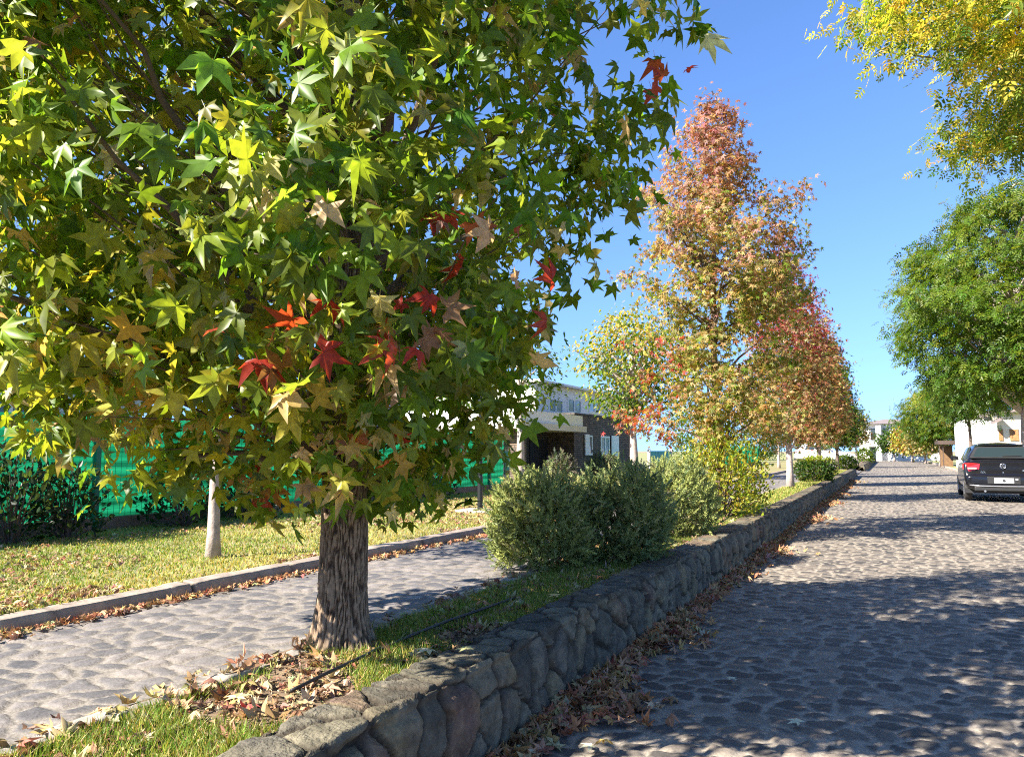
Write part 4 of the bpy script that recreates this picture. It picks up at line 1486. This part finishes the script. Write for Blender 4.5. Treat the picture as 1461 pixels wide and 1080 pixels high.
for a_, b_ in ((1419.5, 1428.5), (1438, 1450), (1466, 1478)):
    x0, x1 = max(rx(a_), rx(1421) + .05) - rx(1420), rx(b_) - rx(1420)
    m = MB(); z0, z1 = rz(629) - .06, rz(613) - .06
    m.box(x0, x0 + .12, -1.27, -1.2, z0, z1); m.box(x1 - .12, x1, -1.27, -1.2, z0, z1); m.box(x0 + .12, x1 - .12, -1.27, -1.2, z1 - .12, z1); m.box(x0 + .12, x1 - .12, -1.27, -1.2, z0, z0 + .12)
    f = m.build("window", M['wood'], rroot)
    MB().box(x0 + .1, x1 - .1, -1.24, -1.202, z0 + .1, z1 - .1).build("pane", M['wood'], f)
rb("grille", M['dark_opening'], rx(1406), rx(1418), RY - .03, RY - .004, rz(600), rz(599) + .2)

# carport with timber screen
cy_ = 66.0
def kx(px): return on_y(px, 640, cy_)[0]
def kz(py): return on_y(1350, py, cy_)[2]
kroot = tag(empty("carport", (kx(1350), cy_, .06)), "dark flat roofed carport with timber screen and white post", "carport")
def kb(name, mat, x0, x1, y0, y1, z0, z1): return MB().box(kx(x0) - kx(1350), kx(x1) - kx(1350), y0, y1, z0 - .06, z1 - .06).build(name, mat, kroot)
kb("roof", M['dark_wood'], 1337, 1366, -1.5, 4, kz(634), kz(629))
kb("post", M['white_paint'], 1362, 1365.5, -1.2, -.7, .06, kz(634) - .005)
kb("screen", M['dark_timber'], 1343, 1361, 1.5, 1.7, .06, kz(636))
for a_ in (1338.5, 1343.5):
    kb("post", M['dark_wood'], a_, a_ + 1.2, -1.2, -1.0, .06, kz(634) - .005)


# ------------------------------------------------------------------ cars
def car_shell(stations, n_sub=2):
    """loft of half rings mirrored across x = 0; each station (y, [(x, z), ...] from the bottom centre to the top centre)"""
    m = MB()
    rings = []
    for y, half in stations:
        ring = [(x, y, z) for x, z in half] + [(-x, y, z) for x, z in half[-2:0:-1]]
        rings.append(ring)
    k = len(rings[0])
    vs = [p for rg in rings for p in rg]
    fs = []
    for i in range(len(rings) - 1):
        for j in range(k):
            j2 = (j + 1) % k
            fs.append((i * k + j, i * k + j2, (i + 1) * k + j2, (i + 1) * k + j))
    fs.append(tuple(range(k - 1, -1, -1)))
    fs.append(tuple((len(rings) - 1) * k + j for j in range(k)))
    m.add(vs, fs)
    return m


def cut_arches(o, ys, r, x=.83):
    for y in ys:
        for s in (-1, 1):
            c = MB(); c.tube([(s * .52, y, .285), (s * (x + .2), y, .285)], [r, r], 28)
            co = c.build("arch_cutter", None)
            md = o.modifiers.new("b", 'BOOLEAN'); md.operation = 'DIFFERENCE'; md.object = co; md.solver = 'EXACT'
            dg = bpy.context.evaluated_depsgraph_get(); dg.update()
            me = bpy.data.meshes.new_from_object(o.evaluated_get(dg))
            o.modifiers.clear()
            o.data = me
            bpy.data.objects.remove(co)


def make_car(name, loc, rz_, paint, label, badge):
    root = tag(empty(name, loc, rz_), label, "car")

    def low(y, w, zb, zt, cr=.02):
        h = zt - zb
        return (y, [(0, zb), (w * .80, zb), (w * .95, zb + .10 * h + .03), (w, zb + .42 * h), (w * .99, zb + .70 * h), (w * .975, zt - .05), (w * .93, zt), (0, zt + cr)])
    st = [low(.0, .70, .34, .60), low(.03, .77, .29, .64), low(.09, .81, .27, .66), low(.13, .82, .26, .95), low(.20, .828, .25, 1.0), low(.6, .83, .22, 1.0), low(1.2, .83, .20, .97),
          low(2.0, .83, .20, .94), low(2.7, .825, .20, .92), low(3.2, .81, .20, .88), low(3.6, .77, .22, .80), low(3.82, .70, .26, .70), low(3.9, .60, .34, .60)]
    body = car_shell(st).build("body", paint, root, smooth=True, subsurf=2)
    dg = bpy.context.evaluated_depsgraph_get()
    me = bpy.data.meshes.new_from_object(body.evaluated_get(dg)); body.modifiers.clear(); body.data = me
    cut_arches(body, (.72, 3.18), .335)
    body.data.polygons.foreach_set("use_smooth", np.full(len(body.data.polygons), True))

    def gh(y, wb, wr, zr, zb=.90):
        return (y, [(0, zb), (wb, zb), (wb * .55 + wr * .45, zb + (zr - zb) * .52), (wr + .03, zr - .06), (wr - .08, zr - .004), (0, zr + .028)])
    g = [gh(.15, .76, .70, .95), gh(.26, .785, .63, 1.10), gh(.42, .795, .56, 1.29), gh(.52, .80, .54, 1.36), gh(.9, .80, .535, 1.41), gh(1.4, .80, .535, 1.43), gh(1.9, .80, .53, 1.41), gh(2.15, .795, .55, 1.32), gh(2.5, .76, .66, 1.09), gh(2.72, .75, .70, .93)]
    cab = car_shell(g).build("cabin", paint, root, smooth=True, subsurf=1)
    # rear glass follows the slope of the hatch
    y0, z0, y1, z1 = .205, 1.065, .42, 1.31
    off = Vector((0, -(z1 - z0), (y1 - y0))).normalized() * .022

    def slope(t, x, o=1.0):
        return (x, y0 + (y1 - y0) * t + off.y * o, z0 + (z1 - z0) * t + off.z * o)

    def panel(pts, o1, o2):
        a = [slope(t, x, o1) for x, t in pts]; b = [slope(t, x, o2) for x, t in pts]
        n_ = len(a)
        m_ = MB(); m_.add(a + b, [tuple(range(n_)), tuple(range(2 * n_ - 1, n_ - 1, -1))] + [(i, i + n_, (i + 1) % n_ + n_, (i + 1) % n_) for i in range(n_)])
        return m_
    sur = panel([(-.68, -.05), (-.64, -.10), (.64, -.10), (.68, -.05), (.545, .93), (.48, 1.02), (-.48, 1.02), (-.545, .93)], -.4, .95).build("window_surround", M['car_plastic'], root)
    panel([(-.60, .04), (-.55, .0), (.55, .0), (.60, .04), (.50, .86), (.45, .92), (-.45, .92), (-.50, .86)], .5, 1.2).build("rear_window", M['glass_car'], root)
    MB().tube([slope(.05, 0.02, 1.9), slope(.08, .40, 1.9)], [.012, .007], 6).build("wiper", M['car_plastic'], root)
    # spoiler lip
    MB().box(-.48, .48, .40, .56, 1.352, 1.385).build("spoiler", paint, root, bevel=.012)
    # side windows
    for s in (-1, 1):
        def sp(y, z):
            wb, wr, zr = np.interp(y, [.42, .9, 1.9, 2.15, 2.5], [.795, .80, .80, .795, .76]), np.interp(y, [.42, .9, 1.9, 2.15, 2.5], [.56, .535, .53, .55, .66]), 1.40
            t = (z - .90) / (zr - .90)
            return (s * (wb + (wr + .03 - wb) * t * .96 + .012), y, z)
        for q in ([(.62, .99), (1.28, .985), (1.28, 1.33), (.80, 1.29)], [(1.36, .985), (2.40, .98), (2.02, 1.30), (1.36, 1.33)]):
            a = [sp(*c) for c in q]; b = [(p_[0] - s * .03, p_[1], p_[2]) for p_ in a]
            MB().add(a + b, [(0, 1, 2, 3), (7, 6, 5, 4)] + [(i, i + 4, (i + 1) % 4 + 4, (i + 1) % 4) for i in range(4)]).build("side_window", M['glass_dark'], root)
        # mirror
        MB().add([(s * (.80 + dx), 2.28 + dy, .97 + dz) for dx, dy, dz in ((0, 0, 0), (.20, -.02, .0), (.20, .08, .02), (0, .10, .02), (.02, 0, .12), (.18, -.01, .13), (.18, .07, .12), (.02, .08, .11))],
                 [(0, 1, 2, 3), (4, 5, 6, 7), (0, 1, 5, 4), (1, 2, 6, 5), (2, 3, 7, 6), (3, 0, 4, 7)]).build("mirror", M['car_plastic'], root, bevel=.015)
        # tail light wraps round the corner
        pts = [(s * .50, .088, .775), (s * .48, .108, .915), (s * .70, .110, .935), (s * .80, .16, .925), (s * .835, .32, .905), (s * .838, .30, .795), (s * .80, .125, .745), (s * .70, .090, .735)]
        a = [Vector(p_) for p_ in pts]; ctr = sum(a, Vector()) / 8
        b = [p_ + Vector((-s * .05 * (abs(p_.x) > .75), .09, 0)) for p_ in a]
        tl = MB().add([tuple(p_) for p_ in a + b] + [(ctr.x + s * .035, ctr.y - .045, ctr.z)], [(i, (i + 1) % 8, 16) for i in range(8)] + [(i, i + 8, (i + 1) % 8 + 8, (i + 1) % 8) for i in range(8)] + [tuple(range(15, 7, -1))]).build("tail_light", M['tail_red'], root)
        MB().box(min(s * .55, s * .74), max(s * .55, s * .74), .045, .10, .78, .82).build("reversing_lens", M['tail_clear'], tl, bevel=.008)
        for y in (.72, 3.18):
            w = empty("wheel", (s * .725, y, .285)); w.parent = root
            n_ = 32
            pr = [(-.085, .19), (-.09, .24), (-.075, .275), (-.05, .285), (.05, .285), (.075, .275), (.09, .24), (.085, .19)]
            vs = [(x_, r_ * math.cos(2 * math.pi * k / n_), r_ * math.sin(2 * math.pi * k / n_)) for x_, r_ in pr for k in range(n_)]
            fs = [(i * n_ + k, i * n_ + (k + 1) % n_, (i + 1) * n_ + (k + 1) % n_, (i + 1) * n_ + k) for i in range(len(pr) - 1) for k in range(n_)]
            MB().add(vs, fs).build("tyre", M['rubber'], w, smooth=True)
            rm = MB(); rm.tube([(s * .0, 0, 0), (s * .055, 0, 0)], [.185, .185], 24)
            for k in range(6):
                a_ = 2 * math.pi * k / 6
                rm.tube([(s * .06, .03 * math.cos(a_), .03 * math.sin(a_)), (s * .066, .17 * math.cos(a_), .17 * math.sin(a_))], [.03, .022], 6)
            rm.build("rim", M['rim'], w)
    # hatch shut line, bumper strip, plate, emblem, badges, exhaust
    MB().box(-.80, .80, .30, 3.5, .19, .30).build("underbody", M['car_plastic'], root)
    MB().tube([(-.72, .012, .395), (-.5, -.012, .38), (0, -.02, .375), (.5, -.012, .38), (.72, .012, .395)], [.014, .016, .016, .016, .014], 8).build("bumper_strip", M['rim'], root, smooth=True)
    MB().box(-.62, .62, -.004, .06, .26, .36).build("bumper_skirt", M['car_plastic'], root, bevel=.02)
    MB().box(-.34, .34, -.010, .02, .43, .60).build("plate_recess", M['car_plastic'], root, bevel=.01)
    pl = MB().box(-.20, .20, -.022, -.012, .45, .57).build("number_plate", M['plate_white'], root, bevel=.004)
    MB().tube([(.0, -.026, .51), (.0, -.022, .51)], [.036, .036], 10).build("plate_seal", M['plate_ink'], pl)
    MB().box(.235, .285, -.022, -.012, .53, .56).build("reflector", M['plate_white'], root)
    MB().tube([(-.40, -.02, .255), (-.40, .25, .255)], [.024, .024], 10).build("exhaust", M['rim'], root)
    MB().tube([(-.5, .10, .665), (-.3, .088, .655), (0, .084, .652), (.3, .088, .655), (.5, .10, .665)], .006, 6).build("hatch_seam", M['rim'], root)
    if badge:
        em = MB()
        ey, ez, er = .085, .86, .060
        em.tube([(er * math.cos(2 * math.pi * k / 28), ey, ez + er * math.sin(2 * math.pi * k / 28)) for k in range(29)], .0075, 6)
        em.tube([(-.026, ey, ez + .052), (0, ey, ez + .008), (.026, ey, ez + .052)], .0065, 6)
        em.tube([(-.050, ey, ez + .028), (-.024, ey, ez - .044), (0, ey, ez - .004), (.024, ey, ez - .044), (.050, ey, ez + .028)], .0065, 6)
        e_o = em.build("emblem", M['chrome'], root, smooth=True)
        MB().tube([(0, ey + .012, ez), (0, ey + .03, ez)], [.056, .056], 24).build("emblem_disc", M['car_plastic'], e_o)
        MB().tube([(0, .078, .705), (0, .10, .705)], [.014, .014], 10).build("hatch_lock", M['chrome'], root)
        cu = bpy.data.curves.new("badge_text", 'FONT'); cu.body = "GOL"; cu.size = .055; cu.extrude = .003; cu.align_x = 'CENTER'
        to = bpy.data.objects.new("badge_lettering", cu); COL.objects.link(to); to.parent = root; to.location = (-.40, .066, .735); to.rotation_euler = (math.pi / 2, 0, 0)
        tm = bpy.data.meshes.new_from_object(to); bpy.data.objects.remove(to)
        to = link("badge_lettering", tm, M['chrome'], root); to.location = (-.415, .074, .693); to.rotation_euler = (math.pi / 2, 0, 0)
        for k in range(2):
            MB().box(.395 + .035 * k, .42 + .035 * k, .064, .10, .745, .77).build("trim_badge", M['chrome'], root)
    return root


def car_glass():
    m, n, l, p = new_mat('glass_car')
    p.inputs["Base Color"].default_value = (.018, .028, .027, 1)
    p.inputs["Roughness"].default_value = .04
    p.inputs["Specular IOR Level"].default_value = .5
    return m


M['glass_car'] = car_glass()
cp = on_z(1431, 716, .0)
make_car("parked_car", (cp[0], cp[1] - .45, .02), math.radians(-1.0), M['car_paint'], "black hatchback parked at the right roadside seen from behind, red tail light", True)
wc = on_x(1128, 668, -6.6)
make_car("parked_car", (wc[0] + .3, wc[1], ZG - .02), math.radians(-78), M['white_car'], "white car parked across the driveway behind the pale trunk", False)
